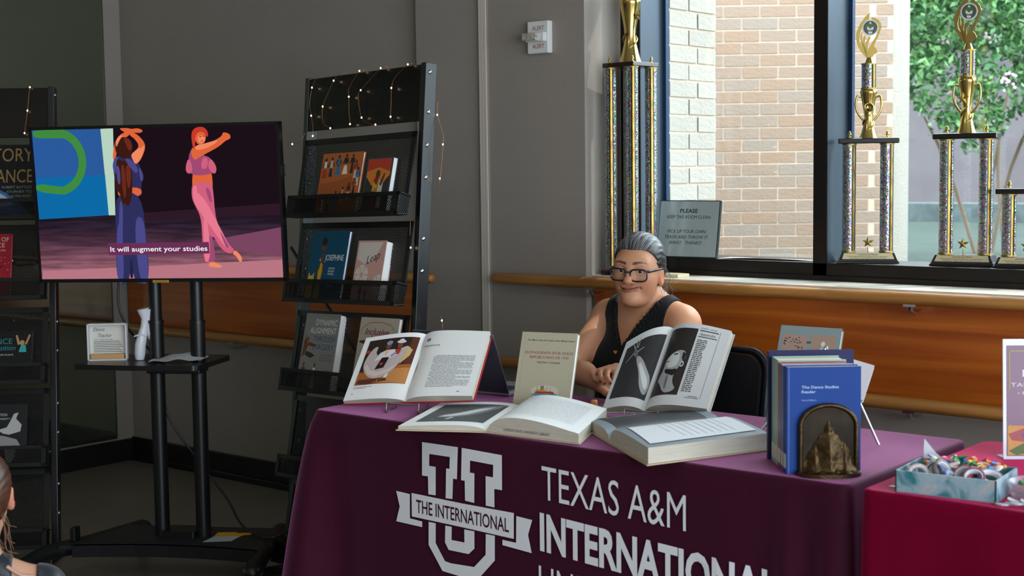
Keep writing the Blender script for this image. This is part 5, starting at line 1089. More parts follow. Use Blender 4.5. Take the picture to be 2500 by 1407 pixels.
def roll(x, y, z, R, w, tx, ty, col, label):
    M = BXM @ Matrix.Translation((x, y, z)) @ Matrix.Rotation(tx, 4, 'X') @ Matrix.Rotation(ty, 4, 'Y')
    e = empty('tape_roll', M=M, label=label, cat='tape roll', group=G4)
    MB().lathe([(R * .80, -w / 2), (R, -w / 2), (R, w / 2), (R * .80, w / 2), (R * .80, -w / 2)], 24, 0, cap=False).obj('tape', mat('tape_' + col[1:], col, .4, noise=(180, .3)), e)
    MB().lathe([(R * .70, -w / 2), (R * .80, -w / 2 - .0004), (R * .80, w / 2 + .0004), (R * .70, w / 2), (R * .70, -w / 2)], 24, 0, cap=False).obj('core', mat('tape_core', '#c9ccd2', .5), e)
RS_, RZ_ = 1.22, .008
for a in [(.040, .028, .028, .019, .014, 1.1, .5, '#c9a7a2', 'pink floral tape roll at the left front of the box'), (.085, .050, .036, .021, .013, .5, 1.0, '#77706c', 'grey patterned tape roll leaning in the middle of the box'),
          (.074, .040, .030, .020, .012, 1.4, -.6, '#2c3358', 'dark blue tape roll tilted beside the grey one'), (.158, .030, .033, .0195, .014, .75, .15, '#8a4a5c', 'upright wine tape roll with a grey core at the front'),
          (.130, .052, .034, .018, .013, .7, -.2, '#a83b50', 'red tape roll behind the wine one'), (.187, .048, .034, .021, .012, .35, .3, '#5f4a78', 'violet tape roll at the right end of the box'),
          (.108, .034, .024, .017, .014, .2, .9, '#5578b8', 'blue tape roll lying at the box centre'), (.058, .072, .030, .017, .012, 1.3, .2, '#8f9aa8', 'pale grey tape roll at the left rear of the box'),
          (.150, .075, .038, .018, .010, .1, .1, '#1d1b22', 'flat black tape roll below the coloured trinkets'), (.020, .050, .024, .014, .012, .3, 1.3, '#cfd6dc', 'white tape roll against the left wall of the box')]: roll(a[0], a[1], a[2] + RZ_, a[3] * RS_, a[4], *a[5:])
G5 = 'bright plastic trinkets heaped in the marbled box'
names = {'#c8203a': 'red', '#e0782a': 'orange', '#d9c23a': 'yellow', '#2f8a4a': 'green', '#1f6fc0': 'blue', '#d84a80': 'pink', '#8a7ac0': 'lilac', '#e4e2de': 'white'}
keys = list(names)
for i in range(44):
    c = keys[(i * 3 + rt.randrange(3)) % 8]; x = .035 + .155 * rt.random(); y = .078 + .070 * rt.random(); z = BH * .80 + .012 * rt.random() + .010 * math.sin(math.pi * x / BW)
    Mx = BXM @ Matrix.Translation((x, y, z)) @ Matrix.Rotation(rt.uniform(-.7, .7), 4, 'X') @ Matrix.Rotation(rt.uniform(-.6, .6), 4, 'Y') @ Matrix.Rotation(rt.uniform(0, 3), 4, 'Z')
    k = i % 4; kn = ('bar', 'bean', 'chip', 'stick')[k]; mb = MB(); l = rt.uniform(.011, .022)
    if k == 0: mb.box(-l, l, -.004, .004, -.003, .003)
    elif k == 1: mb.lathe([(.0, -.003), (.007, -.002), (.009, 0), (.007, .003), (0, .004)], 10, sx=1.4)
    elif k == 2: mb.prism([(-l, -.003), (l * .3, -.006), (l, .002), (0, .007)], -.002, .002)
    else: mb.tube([(-l, 0, 0), (l, 0, 0)], .0035, 8)
    mb.obj('trinket', mat('trinket_' + c[1:], c, .35), M=Mx, bev=.0008 if k in (0, 2) else 0, label='small %s plastic %s among the heap in the marbled box' % (names[c], kn), cat='trinket', group='small %s %ss in the marbled box' % (names[c], kn))
for i in range(9):
    x = .03 + .018 * i; Mx = BXM @ Matrix.Translation((x, .010 + .012 * rt.random(), .026)) @ Matrix.Rotation(rt.uniform(.9, 1.6), 4, 'Y') @ Matrix.Rotation(rt.uniform(-.4, .4), 4, 'X')
    MB().lathe([(.0055, -.011), (.0055, .011)], 12).obj('bead_tube', mat('bead_pearl_%d' % (i % 3), ('#d9c3cc', '#c9d4e6', '#e6e2e4')[i % 3], .3), M=Mx, label='small pearly tube along the front of the marbled box', cat='bead', group='pearly tubes along the front of the marbled box')
# clear tub with sweets, cut by the picture edge
tb = empty('plastic_tub', (-1.062, 2.950, RZ), label='clear plastic tub of bright trinkets at the right picture edge', cat='tub')
M_CLR = mat('clear_plastic', '#dfe4f2', .12, trans=.7, alpha=.55)
MB().lathe([(.040, 0), (.048, .030), (.052, .036), (.052, .039), (.047, .036), (.043, .030), (.037, .003), (0, .003)], 28, cap=False).obj('bowl', M_CLR, tb)
for i in range(14):
    c = keys[i % 7]; a = rt.uniform(0, 6.28); r = .032 * rt.random() ** .5
    MB().sphere((0, 0, 0), .008, 8, sc=(1.4, .8, .6)).obj('sweet', mat('trinket_' + c[1:], c, .35), loc=(-1.062 + r * math.cos(a), 2.950 + r * math.sin(a), RZ + .018 + .014 * rt.random()), rot=(rt.random(), rt.random(), rt.random() * 3), label='small %s sweet inside the clear tub' % names[c], cat='sweet', group='small %s sweets in the clear tub' % names[c])
MB().prism([(0, 0), (.055, 0), (.06, .05), (.018, .045)], 0, .0012).obj('teal_card', mat('card_teal', '#7fa8a4', .5, noise=(30, .2)), M=Matrix.Translation((-1.100, 3.03, RZ + .03)) @ Matrix.Rotation(math.radians(35), 4, 'Z') @ Matrix.Rotation(math.radians(75), 4, 'X'), label='teal patterned card leaning behind the clear tub', cat='card')
# silvery leaf tokens by the table edge
for i in range(13):
    x, y = -1.095 + .075 * rt.random() + .004 * i, 2.848 + .03 * rt.random(); l = rt.uniform(.014, .02)
    p = [(l * math.cos(a), l * .38 * math.sin(a) + .006 * math.cos(a) ** 2) for a in [2 * math.pi * k / 14 for k in range(14)]]
    MB().prism(p, 0, .003).obj('leaf_token', mat('token_silver', '#b7bec4', .35, .3), M=Matrix.Translation((x, y, RZ + .002 + .0022 * (i % 5))) @ Matrix.Rotation(rt.uniform(-.6, .8), 4, 'Z') @ Matrix.Rotation(rt.uniform(-.15, .15), 4, 'Y'), bev=.0008, label='silvery leaf-shaped token in the pile at the crimson table edge', cat='token', group='silvery tokens at the crimson table edge')
MB().prism([(0, 0), (.03, .004), (.028, .012), (.005, .01)], 0, .0008).obj('paper_scrap', PAPER, loc=(-1.352, 2.885, RZ), label='tiny white paper scrap left of the marbled box', cat='paper')
# acrylic sign holder
sM = basis((-1.262, 3.312, RZ), Vector((.80, .60, 0)), Vector((-.60, .80, 0)), (0, 0, 1)) @ Matrix.Rotation(math.radians(-4), 4, 'X')
sg = empty('sign_holder', M=sM, label='acrylic sign holder with a maroon poster at the right picture edge', cat='sign')
MB().box(0, .222, .002, .005, 0, .285).obj('acrylic_sheet', mat('acrylic_white', '#d6d8e6', .15), sg, bev=.001)
MB().box(0, .222, -.002, .06, 0, .004).obj('foot', mat('acrylic_white', '#d6d8e6'), sg, bev=.001)
MB().box(.009, .213, .0005, .0022, .008, .270).obj('poster', mat('poster_maroon', '#6a3358', .25, noise=(6, .2)), sg)
f = lambda L: plane_fn((0, -.0001 - .0003 * L, 0), (1, 0, 0), (0, 0, 1)); mb = MB(); k = lum('#b79a5c', '#d9d4de', '#6f4a86', '#a34a4e', '#c98a4a', '#53662f')
for a in ((.014, .016, .165, .258), (.014, .208, .256, .258), (.206, .208, .165, .258), (.014, .016, .012, .085)): mb.rect(*a, f(1), 0)
mb.text('DANCE', .045, .196, .017, f(1), 1, w=.12, bold=.01); mb.text('TAMIU DANCE', .018, .172, .010, f(1), 1, w=.15); mb.text('• Performance', .034, .153, .008, f(1), 1, w=.10)
mb.rect(.010, .212, .010, .08, f(.5), 4); mb.poly([(.012, .06), (.05, .075), (.09, .06), (.06, .04), (.02, .045)], f(1), 3); mb.poly([(.04, .06), (.10, .085), (.15, .07), (.11, .04), (.06, .035)], f(1.5), 2); mb.poly([(.012, .02), (.05, .04), (.08, .02), (.03, .01)], f(1.5), 5); mb.poly([(.06, .02), (.14, .05), (.2, .03), (.15, .012)], f(2), 3)
mb.obj('poster_print', k, sg)
# ================================================================== figures: signed distance shapes turned into one skin
def v3(p): return np.array(p, np.float32)
class SDF:
    def __init__(s): s.ops = []          # (kind, fn, centre, bound, k)
    def _add(s, kind, fn, c, r, k): s.ops.append((kind, fn, v3(c), r, k)); return s
    def ell(s, c, r, k=.012, kind='u', R=None):
        c_, r_ = v3(c), v3(r); m = float(min(r_)); Rm = None if R is None else np.array(R, np.float32)
        def f(P):
            q = P - c_
            if Rm is not None: q = q @ Rm
            k0 = np.sqrt(((q / r_) ** 2).sum(1)); k1 = np.sqrt(((q / (r_ * r_)) ** 2).sum(1)) + 1e-9
            return k0 * (k0 - 1) / k1
        return s._add(kind, f, c, float(max(r_)), k)
    def cone(s, a, b, ra, rb, k=.012, kind='u'):
        a_, b_ = v3(a), v3(b); d = b_ - a_; dd = float(d @ d) + 1e-12
        def f(P):
            t = np.clip(((P - a_) @ d) / dd, 0, 1); return np.linalg.norm(P - a_ - t[:, None] * d, axis=1) - (ra + (rb - ra) * t)
        return s._add(kind, f, (a_ + b_) / 2, float(np.linalg.norm(d)) / 2 + max(ra, rb), k)
    def chain(s, pts, rs, k=.006):
        for a, b, ra, rb in zip(pts, pts[1:], rs, rs[1:]): s.cone(a, b, ra, rb, k)
        return s
    def cut(s, fn): return s._add('x', fn, (0, 0, 0), 99, 0)
    def __call__(s, P, c=None, R=0):
        d = np.full(len(P), 9., np.float32)
        for kind, fn, oc, br, k in s.ops:
            if c is not None and kind != 'x' and np.linalg.norm(oc - c) > R + br + .06: continue
            e = fn(P)
            if kind == 'u': h = np.maximum(k - np.abs(d - e), 0) / k; d = np.minimum(d, e) - h * h * k * .25
            elif kind == 's': h = np.maximum(k - np.abs(d + e), 0) / k; d = np.maximum(d, -e) + h * h * k * .25
            else: d = np.maximum(d, e)
        return d
def skin_mesh(f, lo, hi, h):
    """surface nets over the blocks that the surface crosses"""
    lo, hi = np.array(lo, np.float64), np.array(hi, np.float64); B = 12
    nb = np.ceil((hi - lo) / (h * B)).astype(int); rad = h * B * .87
    dims = nb * B + 1
    ids, pos, quads = [], [], []
    gx, gy, gz = np.meshgrid(*[np.arange(B + 2)] * 3, indexing='ij'); g = np.stack([gx, gy, gz], -1).reshape(-1, 3)
    n = B + 2
    for bx_ in range(nb[0]):
        for by_ in range(nb[1]):
            for bz_ in range(nb[2]):
                o = np.array([bx_, by_, bz_]) * B; c = (lo + (o + B / 2) * h).astype(np.float32)
                if abs(float(f(c[None], c, rad)[0])) > rad * 1.6: continue
                P = (lo + (o + g - 0) * h).astype(np.float32); d = f(P, c, rad * 1.3).reshape(n, n, n); s = d < 0
                if s.all() or not s.any(): continue
                # cell vertices for cells 0..B
                C8 = [(i, j, k) for i in (0, 1) for j in (0, 1) for k in (0, 1)]; m = n - 1
                cnt = sum(s[i:i + m, j:j + m, k:k + m].astype(np.int8) for i, j, k in C8); act = (cnt > 0) & (cnt < 8)
                I = np.argwhere(act)
                if len(I) == 0: continue
                acc = np.zeros((len(I), 3)); num = np.zeros(len(I))
                for a in C8:
                    for ax in range(3):
                        if a[ax]: continue
                        b = list(a); b[ax] = 1
                        da = d[I[:, 0] + a[0], I[:, 1] + a[1], I[:, 2] + a[2]]; db = d[I[:, 0] + b[0], I[:, 1] + b[1], I[:, 2] + b[2]]
                        x = (da < 0) != (db < 0); t = np.where(x, da / np.where(x, da - db, 1), 0)
                        q = np.tile(np.array(a, float), (len(I), 1)); q[:, ax] = t; acc += q * x[:, None]; num += x
                G = I + o; ids.append((G[:, 0] * dims[1] + G[:, 1]) * dims[2] + G[:, 2]); pos.append(lo + (G + acc / num[:, None]) * h)
                for ax in range(3):   # grid edges owned by this block
                    sl = [slice(0, B)] * 3; s0 = s[tuple(sl)]; s2 = list(sl); s2[ax] = slice(1, B + 1); s1 = s[tuple(s2)]
                    E = np.argwhere(s0 != s1)
                    if len(E) == 0: continue
                    inside = s0[E[:, 0], E[:, 1], E[:, 2]]; u, w = (ax + 1) % 3, (ax + 2) % 3; Gx = E + o
                    ok = (Gx[:, u] > 0) & (Gx[:, w] > 0); Gx, inside = Gx[ok], inside[ok]
                    cs = []
                    for du, dw in ((-1, -1), (0, -1), (0, 0), (-1, 0)):
                        q = Gx.copy(); q[:, u] += du; q[:, w] += dw; cs.append((q[:, 0] * dims[1] + q[:, 1]) * dims[2] + q[:, 2])
                    Q = np.stack(cs, 1); Q[~inside] = Q[~inside][:, ::-1]; quads.append(Q)
    ids, pos, quads = np.concatenate(ids), np.concatenate(pos), np.concatenate(quads)
    uq, first = np.unique(ids, return_index=True); pos = pos[first]; F = np.searchsorted(uq, quads); F = np.clip(F, 0, len(uq) - 1)
    F = F[(uq[F] == quads).all(1)]
    lab = np.arange(len(pos)); a, b = np.concatenate([F[:, 0], F[:, 1], F[:, 2], F[:, 3]]), np.concatenate([F[:, 1], F[:, 2], F[:, 3], F[:, 0]])
    while True:      # keep the largest connected piece
        m = np.minimum(lab[a], lab[b]); new = lab.copy(); np.minimum.at(new, a, m); np.minimum.at(new, b, m); new = new[new]
        if (new == lab).all(): break
        lab = new
    big = np.bincount(lab).argmax(); keep = lab == big; idx = np.cumsum(keep) - 1; return pos[keep], idx[F[keep[F[:, 0]]]]
def relax(V, F, it=1, w=.5):
    for _ in range(it):
        acc = np.zeros_like(V); n = np.zeros(len(V))
        for a in range(4):
            for b in (1, 3): np.add.at(acc, F[:, a], V[F[:, (a + b) % 4]]); np.add.at(n, F[:, a], 1)
        V = V * (1 - w) + w * acc / np.maximum(n, 1)[:, None]
    return V
def np_obj(name, V, F, m, parent=None, col=None, smooth=True, **k):
    me = bpy.data.meshes.new(name); me.vertices.add(len(V)); me.vertices.foreach_set('co', np.asarray(V, np.float32).ravel())
    n = F.shape[1]; me.loops.add(len(F) * n); me.loops.foreach_set('vertex_index', F.astype(np.int32).ravel()); me.polygons.add(len(F)); me.polygons.foreach_set('loop_start', np.arange(len(F), dtype=np.int32) * n)
    me.update(calc_edges=True); me.polygons.foreach_set('use_smooth', np.full(len(F), smooth))
    for q in (m if isinstance(m, (list, tuple)) else [m]): me.materials.append(q)
    if col is not None:
        a = me.color_attributes.new('tone', 'FLOAT_COLOR', 'POINT'); a.data.foreach_set('color', np.concatenate([col, np.ones((len(V), 1))], 1).astype(np.float32).ravel())
    o = bpy.data.objects.new(name, me); COL.objects.link(o)
    if parent is not None: o.parent = parent; o.matrix_parent_inverse = parent.matrix_world.inverted() if False else Matrix()
    return tag(o, **k)
def tone_mat(name, rough=.5, sss=.15, spec=.4, bump=None):
    m = mat(name, '#ffffff', rough, spec=spec, sss=sss, bump=bump); nt = m.node_tree; a = nt.nodes.new('ShaderNodeVertexColor'); a.layer_name = 'tone'
    nt.links.new(a.outputs[0], nt.nodes['Principled BSDF'].inputs['Base Color']); return m
def blend(col, w, c): return col * (1 - w[:, None]) + np.array(lin(c)[:3]) * w[:, None]
def smst(a, b, x): t = np.clip((x - a) / (b - a), 0, 1); return t * t * (3 - 2 * t)
# ------------------------------------------------------------------ the seated woman
B0 = np.array((-2.676, 3.872, 0.)); bf = np.array((-.12, -.993, 0.)); bl = np.array((.993, -.12, 0.)); zz = np.array((0, 0, 1.))
def bw_(l, f, z): return B0 + bl * l + bf * f + zz * z
H0 = np.array((-2.650, 3.800, 1.120)); ya = math.radians(17); hf = np.array((math.sin(ya), -math.cos(ya), 0.)); hl = np.array((math.cos(ya), math.sin(ya), 0.))
rl = math.radians(-2.5); hl_ = hl * math.cos(rl) + zz * math.sin(rl); hz = zz * math.cos(rl) - hl * math.sin(rl); hl = hl_
def hw_(l, f, z): return H0 + hl * l + hf * f + hz * z
HR = np.stack([hl, hf, hz], 1); BR = np.stack([bl, bf, zz], 1)
torso = SDF()
torso.ell(bw_(0, .0, .83), (.150, .108, .17), .03, R=BR).ell(bw_(0, -.005, .925), (.150, .078, .075), .04, R=BR)
for s in (-1, 1):
    torso.ell(bw_(s * .068, .085, .800), (.072, .068, .075), .05, R=BR)
    torso.cone(bw_(s * .02, -.01, 1.018), bw_(s * .150, -.005, .965), .045, .042, .05)
torso.ell(bw_(0, .03, .62), (.160, .135, .18), .06, R=BR).ell(bw_(0, -.01, .51), (.185, .155, .11), .06, R=BR)
body = SDF(); body.ops = list(torso.ops)
body.cone(hw_(0, -.028, -.06), bw_(0, -.005, 1.005), .052, .058, .03)
El, Er = bw_(.205, .12, .80), np.array((-2.815, 3.655, .805))
for s, E in ((1, El), (-1, Er)):
    body.ell(bw_(s * .165, -.002, .945), (.052, .054, .056), .035, R=BR)
    body.cone(bw_(s * .170, .0, .945), E, .050, .039, .02)
Wr, Wl = np.array((-2.590, 3.520, .786)), np.array((-2.515, 3.592, .826))
body.cone(Er, (Er * .55 + Wr * .45) + zz * .004, .040, .037, .012).cone((Er * .55 + Wr * .45) + zz * .004, Wr, .037, .027, .012)
body.cone(El, (El * .5 + Wl * .5), .039, .036, .012).cone((El * .5 + Wl * .5), Wl, .036, .026, .012)
# left hand laid over the right forearm, fingers curled
K = [((-2.5853, 3.553, .836), (-2.6159, 3.505, .8222), (-2.596, 3.490, .806), (-2.5700, 3.487, .7985)), ((-2.5655, 3.560, .842), (-2.5913, 3.510, .8275), (-2.575, 3.491, .810), (-2.5530, 3.488, .7925)),
     ((-2.5478, 3.568, .842), (-2.5713, 3.520, .8290), (-2.556, 3.497, .812), (-2.5355, 3.495, .7945)), ((-2.5328, 3.578, .838), (-2.5525, 3.534, .8255), (-2.539, 3.513, .811), (-2.5215, 3.507, .7965))]
body.ell(np.array((-2.540, 3.577, .832)), (.036, .030, .016), .012)
for i, q in enumerate(K): body.chain([v3(p) for p in q], [(.0098, .0092, .0085, .0075), (.0100, .0094, .0087, .0076), (.0096, .009, .0084, .0074), (.0086, .008, .0074, .0066)][i], .004)
body.chain([v3((-2.545, 3.555, .822)), v3((-2.575, 3.545, .808)), v3((-2.600, 3.545, .800))], (.012, .0105, .008), .006)
# right hand resting on the table beyond the other arm
body.ell(np.array((-2.545, 3.492, .778)), (.040, .030, .015), .012)
for i, (dx, dy, L_) in enumerate(((.0, -.020, .070), (.006, -.004, .078), (.006, .012, .073), (.0, .027, .058))):
    a = np.array((-2.515 + dx, 3.478 + dy * .9 + .008, .779)); body.chain([a, a + np.array((L_ * .55, .35 * L_ * .5, .004)), a + np.array((L_ * .95, .35 * L_, -.012))], (.0095, .0088, .0072), .004)
body.chain([v3((-2.555, 3.470, .780)), v3((-2.525, 3.450, .776)), v3((-2.500, 3.452, .772))], (.012, .0105, .008), .006)
# head and face
hd = body
hd.ell(hw_(0, -.014, .032), (.0745, .092, .083), .02, R=HR).ell(hw_(0, .022, -.018), (.0660, .066, .080), .03, R=HR)
for s in (-1, 1): hd.ell(hw_(s * .036, .050, -.022), (.028, .028, .028), .03, R=HR).ell(hw_(s * .036, .020, -.052), (.019, .032, .026), .03, R=HR)
hd.ell(hw_(0, .070, -.088), (.024, .018, .018), .025, R=HR).ell(hw_(0, .030, -.092), (.038, .044, .022), .03, R=HR).ell(hw_(0, .068, .030), (.052, .020, .020), .03, R=HR)
for s in (-1, 1):
    hd.ell(hw_(s * .0315, .094, .002), (.0185, .014, .0125), .012, 's', HR)
    hd.ell(hw_(s * .0315, .0735, .0025), (.0150, .0143, .0140), .004, R=HR).ell(hw_(s * .0315, .090, .0010), (.0135, .016, .0064), .0015, 's', HR)
hd.cone(hw_(0, .080, .014), hw_(0, .1035, -.026), .0085, .0125, .014).ell(hw_(0, .1045, -.0285), (.0135, .0115, .0105), .006, R=HR)
for s in (-1, 1): hd.ell(hw_(s * .0140, .0935, -.0315), (.0095, .0105, .0080), .006, R=HR).ell(hw_(s * .0070, .1010, -.0390), (.0040, .005, .0028), .003, 's', HR)
def lipz(x): return 4.6 * x * x + .0022 * x / .02
for x in (-.025, -.0185, -.0125, -.006, 0, .006, .0125, .0185, .025):
    y = .0885 - 17. * x * x; t = 1 - (x / .031) ** 2
    hd.ell(hw_(x, y, -.0512 + lipz(x) - .0008 * (abs(x) < .003)), (.0062, .0060, .0030 * t + .0008), .005, R=HR).ell(hw_(x, y - .0005, -.0588 + lipz(x) * 1.05), (.0062, .0064, .0034 * t + .0006), .005, R=HR)
for x in (-.029, -.022, -.0145, -.0072, 0, .0072, .0145, .022, .029): hd.ell(hw_(x, .0950 - 17. * x * x, -.0550 + lipz(x)), (.0060, .0062, .0010), .0018, 's', HR)
for s in (-1, 1): hd.ell(hw_(s * .0305, .0725, -.0500), (.003, .004, .005), .008, 's', HR)
for s in (-1, 1):
    hd.ell(hw_(s * .0755, -.010, -.020), (.0090, .018, .032), .008, R=HR).ell(hw_(s * .0855, -.006, -.017), (.0065, .0105, .0185), .005, 's', HR)
V, F = skin_mesh(body, (-2.90, 3.42, .50), (-2.38, 4.06, 1.245), .0032)
V = relax(V, F, 1, .5)
q = (V - H0) @ HR; qb = (V - B0) @ BR
col = np.tile(np.array(lin('#c28b6b')[:3]), (len(V), 1))
g3 = lambda c, r: np.exp(-(((q - np.array(c)) / np.array(r)) ** 2).sum(1))
for s in (-1, 1): col = blend(col, .35 * g3((s * .042, .062, -.028), (.026, .03, .022)), '#b8604c'); col = blend(col, .5 * g3((s * .08, -.010, -.020), (.012, .02, .034)), '#c05a40')
col = blend(col, .35 * g3((0, .108, -.022), (.014, .014, .012)), '#b86a54')
lipm = (1 - smst(.75, 1.0, np.abs(q[:, 0]) / .0305)) * (1 - smst(.0046, .0066, np.abs(q[:, 2] + .0551 - 4.6 * q[:, 0] ** 2 - .11 * q[:, 0]))) * (q[:, 1] > .074)
col = blend(col, lipm * .85, '#8f4f46'); col = blend(col, (1 - smst(.0006, .0020, np.abs(q[:, 2] + .0550 - 4.6 * q[:, 0] ** 2 - .11 * q[:, 0]))) * (np.abs(q[:, 0]) < .030) * (q[:, 1] > .07), '#4a2420')
for s in (-1, 1):
    x = s * q[:, 0]; arch = .0265 + .004 * np.sin(np.clip((x - .012) / .040, 0, 1) * 2.6) - .06 * np.clip(x - .045, 0, 1); th = .0048 * np.clip(1.15 - (x - .012) / .05, .3, 1)
    col = blend(col, .9 * (1 - smst(.7, 1.15, np.abs(q[:, 2] - arch) / th)) * smst(.009, .013, x) * (1 - smst(.050, .056, x)) * (q[:, 1] > .04), '#2e1d18')
    col = blend(col, .8 * np.exp(-(((x - .0315) / .015) ** 4)) * np.exp(-((q[:, 2] - .0068) / .0022) ** 2) * (q[:, 1] > .07), '#2a1712')
col = blend(col, .25 * g3((0, .05, .06), (.06, .06, .02)), '#c08c6c')
for t in K[:4]: col = blend(col, (np.linalg.norm(V - (np.array(t[3]) + np.array((.0, -.0055, .003))), axis=1) < .0058).astype(float), '#8c0f22')
M_SKIN = tone_mat('skin_warm', .48, .22, .45)
wo = empty('person', (-2.676, 3.872, 0), label='smiling woman in glasses and a navy sleeveless top seated behind the maroon table', cat='person')
def child(o): o.parent = wo; o.matrix_parent_inverse = Matrix.Translation((2.676, -3.872, 0)); return o
child(np_obj('body', V, F, M_SKIN, col=col))
# blouse: torso grown a little, cut by a deep V, armholes and hem
def neck_cut(P):
    q = (P - B0.astype(np.float32)) @ BR.astype(np.float32); l, f, z = q[:, 0], q[:, 1], q[:, 2]
    front = (z - .868) * .80 - np.abs(l) * 1.36                 # >0 inside the V (sides meet at z = .868)
    back = z - 1.012 - .0 * f
    return np.where(f > -.03, np.minimum(front, 1.), np.minimum(back + .0, 1.)) * .6
def arm_cut(P):
    q = (P - B0.astype(np.float32)) @ BR.astype(np.float32); return (np.abs(q[:, 0]) - (.128 + .25 * np.clip(.92 - q[:, 2], 0, .07) + .06 * np.clip(q[:, 2] - .95, 0, .1) + .5 * np.clip(.86 - q[:, 2], 0, .1))) * .9
blouse = SDF(); blouse.ops = list(torso.ops)
bsdf = lambda P, c=None, R=0: np.maximum(np.maximum(np.maximum(blouse(P, c, R) - .0065, neck_cut(P)), arm_cut(P)), .53 - P[:, 2])
V, F = skin_mesh(bsdf, (-2.88, 3.66, .52), (-2.46, 4.04, 1.08), .0034); V = relax(V, F, 1, .5)
M_NAVY = mat('navy_knit', '#070910', .8, spec=.25, noise=(300, .2), bump=(500, .15), sheen=.1)
child(np_obj('blouse', V, F, M_NAVY))
tro = SDF()
for s in (-1, 1): tro.cone(bw_(s * .095, .02, .515), bw_(s * .115, .40, .515), .091, .068, .03).cone(bw_(s * .115, .40, .515), bw_(s * .115, .36, .12), .064, .052, .02)
tro.ell(bw_(0, -.01, .51), (.191, .161, .10), .04, R=BR)
V, F = skin_mesh(tro, (-3.0, 3.3, .05), (-2.35, 4.1, .64), .008); child(np_obj('trousers', V, F, mat('black_trousers', '#111217', .8)))
for s in (-1, 1):
    sh_ = SDF().cone(bw_(s * .115, .33, .040), bw_(s * .12, .51, .030), .047, .034, .02); V, F = skin_mesh(sh_, (-3.0, 3.2, -.01), (-2.35, 3.75, .12), .006); V[:, 2] = np.maximum(V[:, 2], .0); child(np_obj('shoe', V, F, BLACK))
def surf(sd, l, z, f0=.30):
    f = f0
    for _ in range(80):
        d = float(sd(v3(bw_(l, f, z))[None])[0])
        if d < .0005: break
        f -= max(d * .7, .0005)
    return bw_(l, f, z)
# lace edging of the V: rows of small knots
lc = MB()
for s in (-1, 1):
    for i in range(34):
        z = .872 + (1.015 - .872) * i / 33
        for r_, o in ((.0034, .005), (.0030, .011), (.0030, .017)):
            l = s * ((z - .868) * .80 / 1.36 + o + .002 * math.sin(i * 1.9)); p = surf(lambda P: blouse(P) - .0065, l, z + .004 * math.sin(i * 2.3 + o * 400)); lc.sphere(tuple(p), r_, 6)
child(lc.obj('lace_trim', mat('lace_navy', '#05060b', .6)))
# necklace
pts = []
for i in range(25):
    t = i / 24 * 2 - 1; l = t * .062; z = .872 + .118 * abs(t) ** 1.15 - .010; pts.append(tuple(surf(body, l - .006, z) + bf * .0022))
nk = child(MB().tube(pts, .0010, 5).obj('necklace', M_GOLD))
pc = Vector(surf(lambda P: np.minimum(body(P), bsdf(P)), -.006, .856) + bf * .003)
hp_ = [(.0085 * math.sin(t) ** 3, .0075 * (.8125 * math.cos(t) - .3125 * math.cos(2 * t) - .125 * math.cos(3 * t) - .0625 * math.cos(4 * t))) for t in [2 * math.pi * k / 24 for k in range(24)]]
MB().prism(hp_, -.0015, .0015).obj('pendant', M_GOLD, nk, M=basis(pc, bl, zz, -bf * -1))
# eyes
for s in (-1, 1):
    c = hw_(s * .0315, .0738, .0020); look = Vector((.50, -.86, .03)).normalized(); X = look.orthogonal().normalized(); Y = look.cross(X)
    EMx = basis(Vector(c), X, Y, look); eb = MB()
    prof = [(.0128 * math.sin(t), .0128 * math.cos(t)) for t in [math.pi * k / 26 for k in range(27)]]
    for a, b_, m in ((0, 2, 2), (2, 4, 1), (4, 26, 0)): eb.lathe([prof[i] for i in range(a, b_ + 1)][::-1], 24, m, cap=False)
    o = eb.obj('eyeball', [mat('eye_white', '#cfc6c0', .15), mat('iris_brown', '#2b1a12', .1), mat('pupil', '#050404', .08)]); child(o); o.matrix_basis = EMx
# glasses
gsx = []
gl_ = MB()
def rim_pt(s, a): 
    ca, sa = math.cos(a), math.sin(a); x = .0262 * math.copysign(abs(ca) ** .55, ca); z = .0188 * math.copysign(abs(sa) ** .62, sa) - .0075
    return hw_(s * .0335 + x, .1035 - .9 * max(0, abs(s * .0335 + x) - .03) ** 1.0 * .35, z - .0015 + .02 * (s * x) * (z > 0))
for s in (-1, 1): gl_.tube([tuple(rim_pt(s, 2 * math.pi * k / 36)) for k in range(36)], .0027, 8, closed=True)
gl_.tube([tuple(hw_(x, .1060 + .002 * (1 - abs(x) / .008), -.0005 + .002 * (1 - abs(x) / .008))) for x in (-.009, -.004, 0, .004, .009)], .0020, 8)
gs = child(gl_.obj('glasses', mat('glasses_black', '#0c0c10', .22, coat=.3)))
for s in (-1, 1):
    MB().tube([tuple(hw_(s * .0585, .0955, .0035)), tuple(hw_(s * .0665, .088, .005)), tuple(hw_(s * .0755, .045, .007)), tuple(hw_(s * .0805, .0, .009)), tuple(hw_(s * .0800, -.022, .004)), tuple(hw_(s * .079, -.034, -.012))], [.0028, .003, .0024, .0022, .002, .002], 8, flat=1.5).obj('temple_arm', mat('glasses_black', '#0c0c10'), gs)
    ctr = hw_(s * .0335, .1035, -.0085); P = [tuple(rim_pt(s, 2 * math.pi * k / 36)) for k in range(36)]; MB().add([tuple(ctr)] + P, [(0, k + 1, (k + 1) % 36 + 1) for k in range(36)], 0, True).obj('lens', M_GLASS, gs)
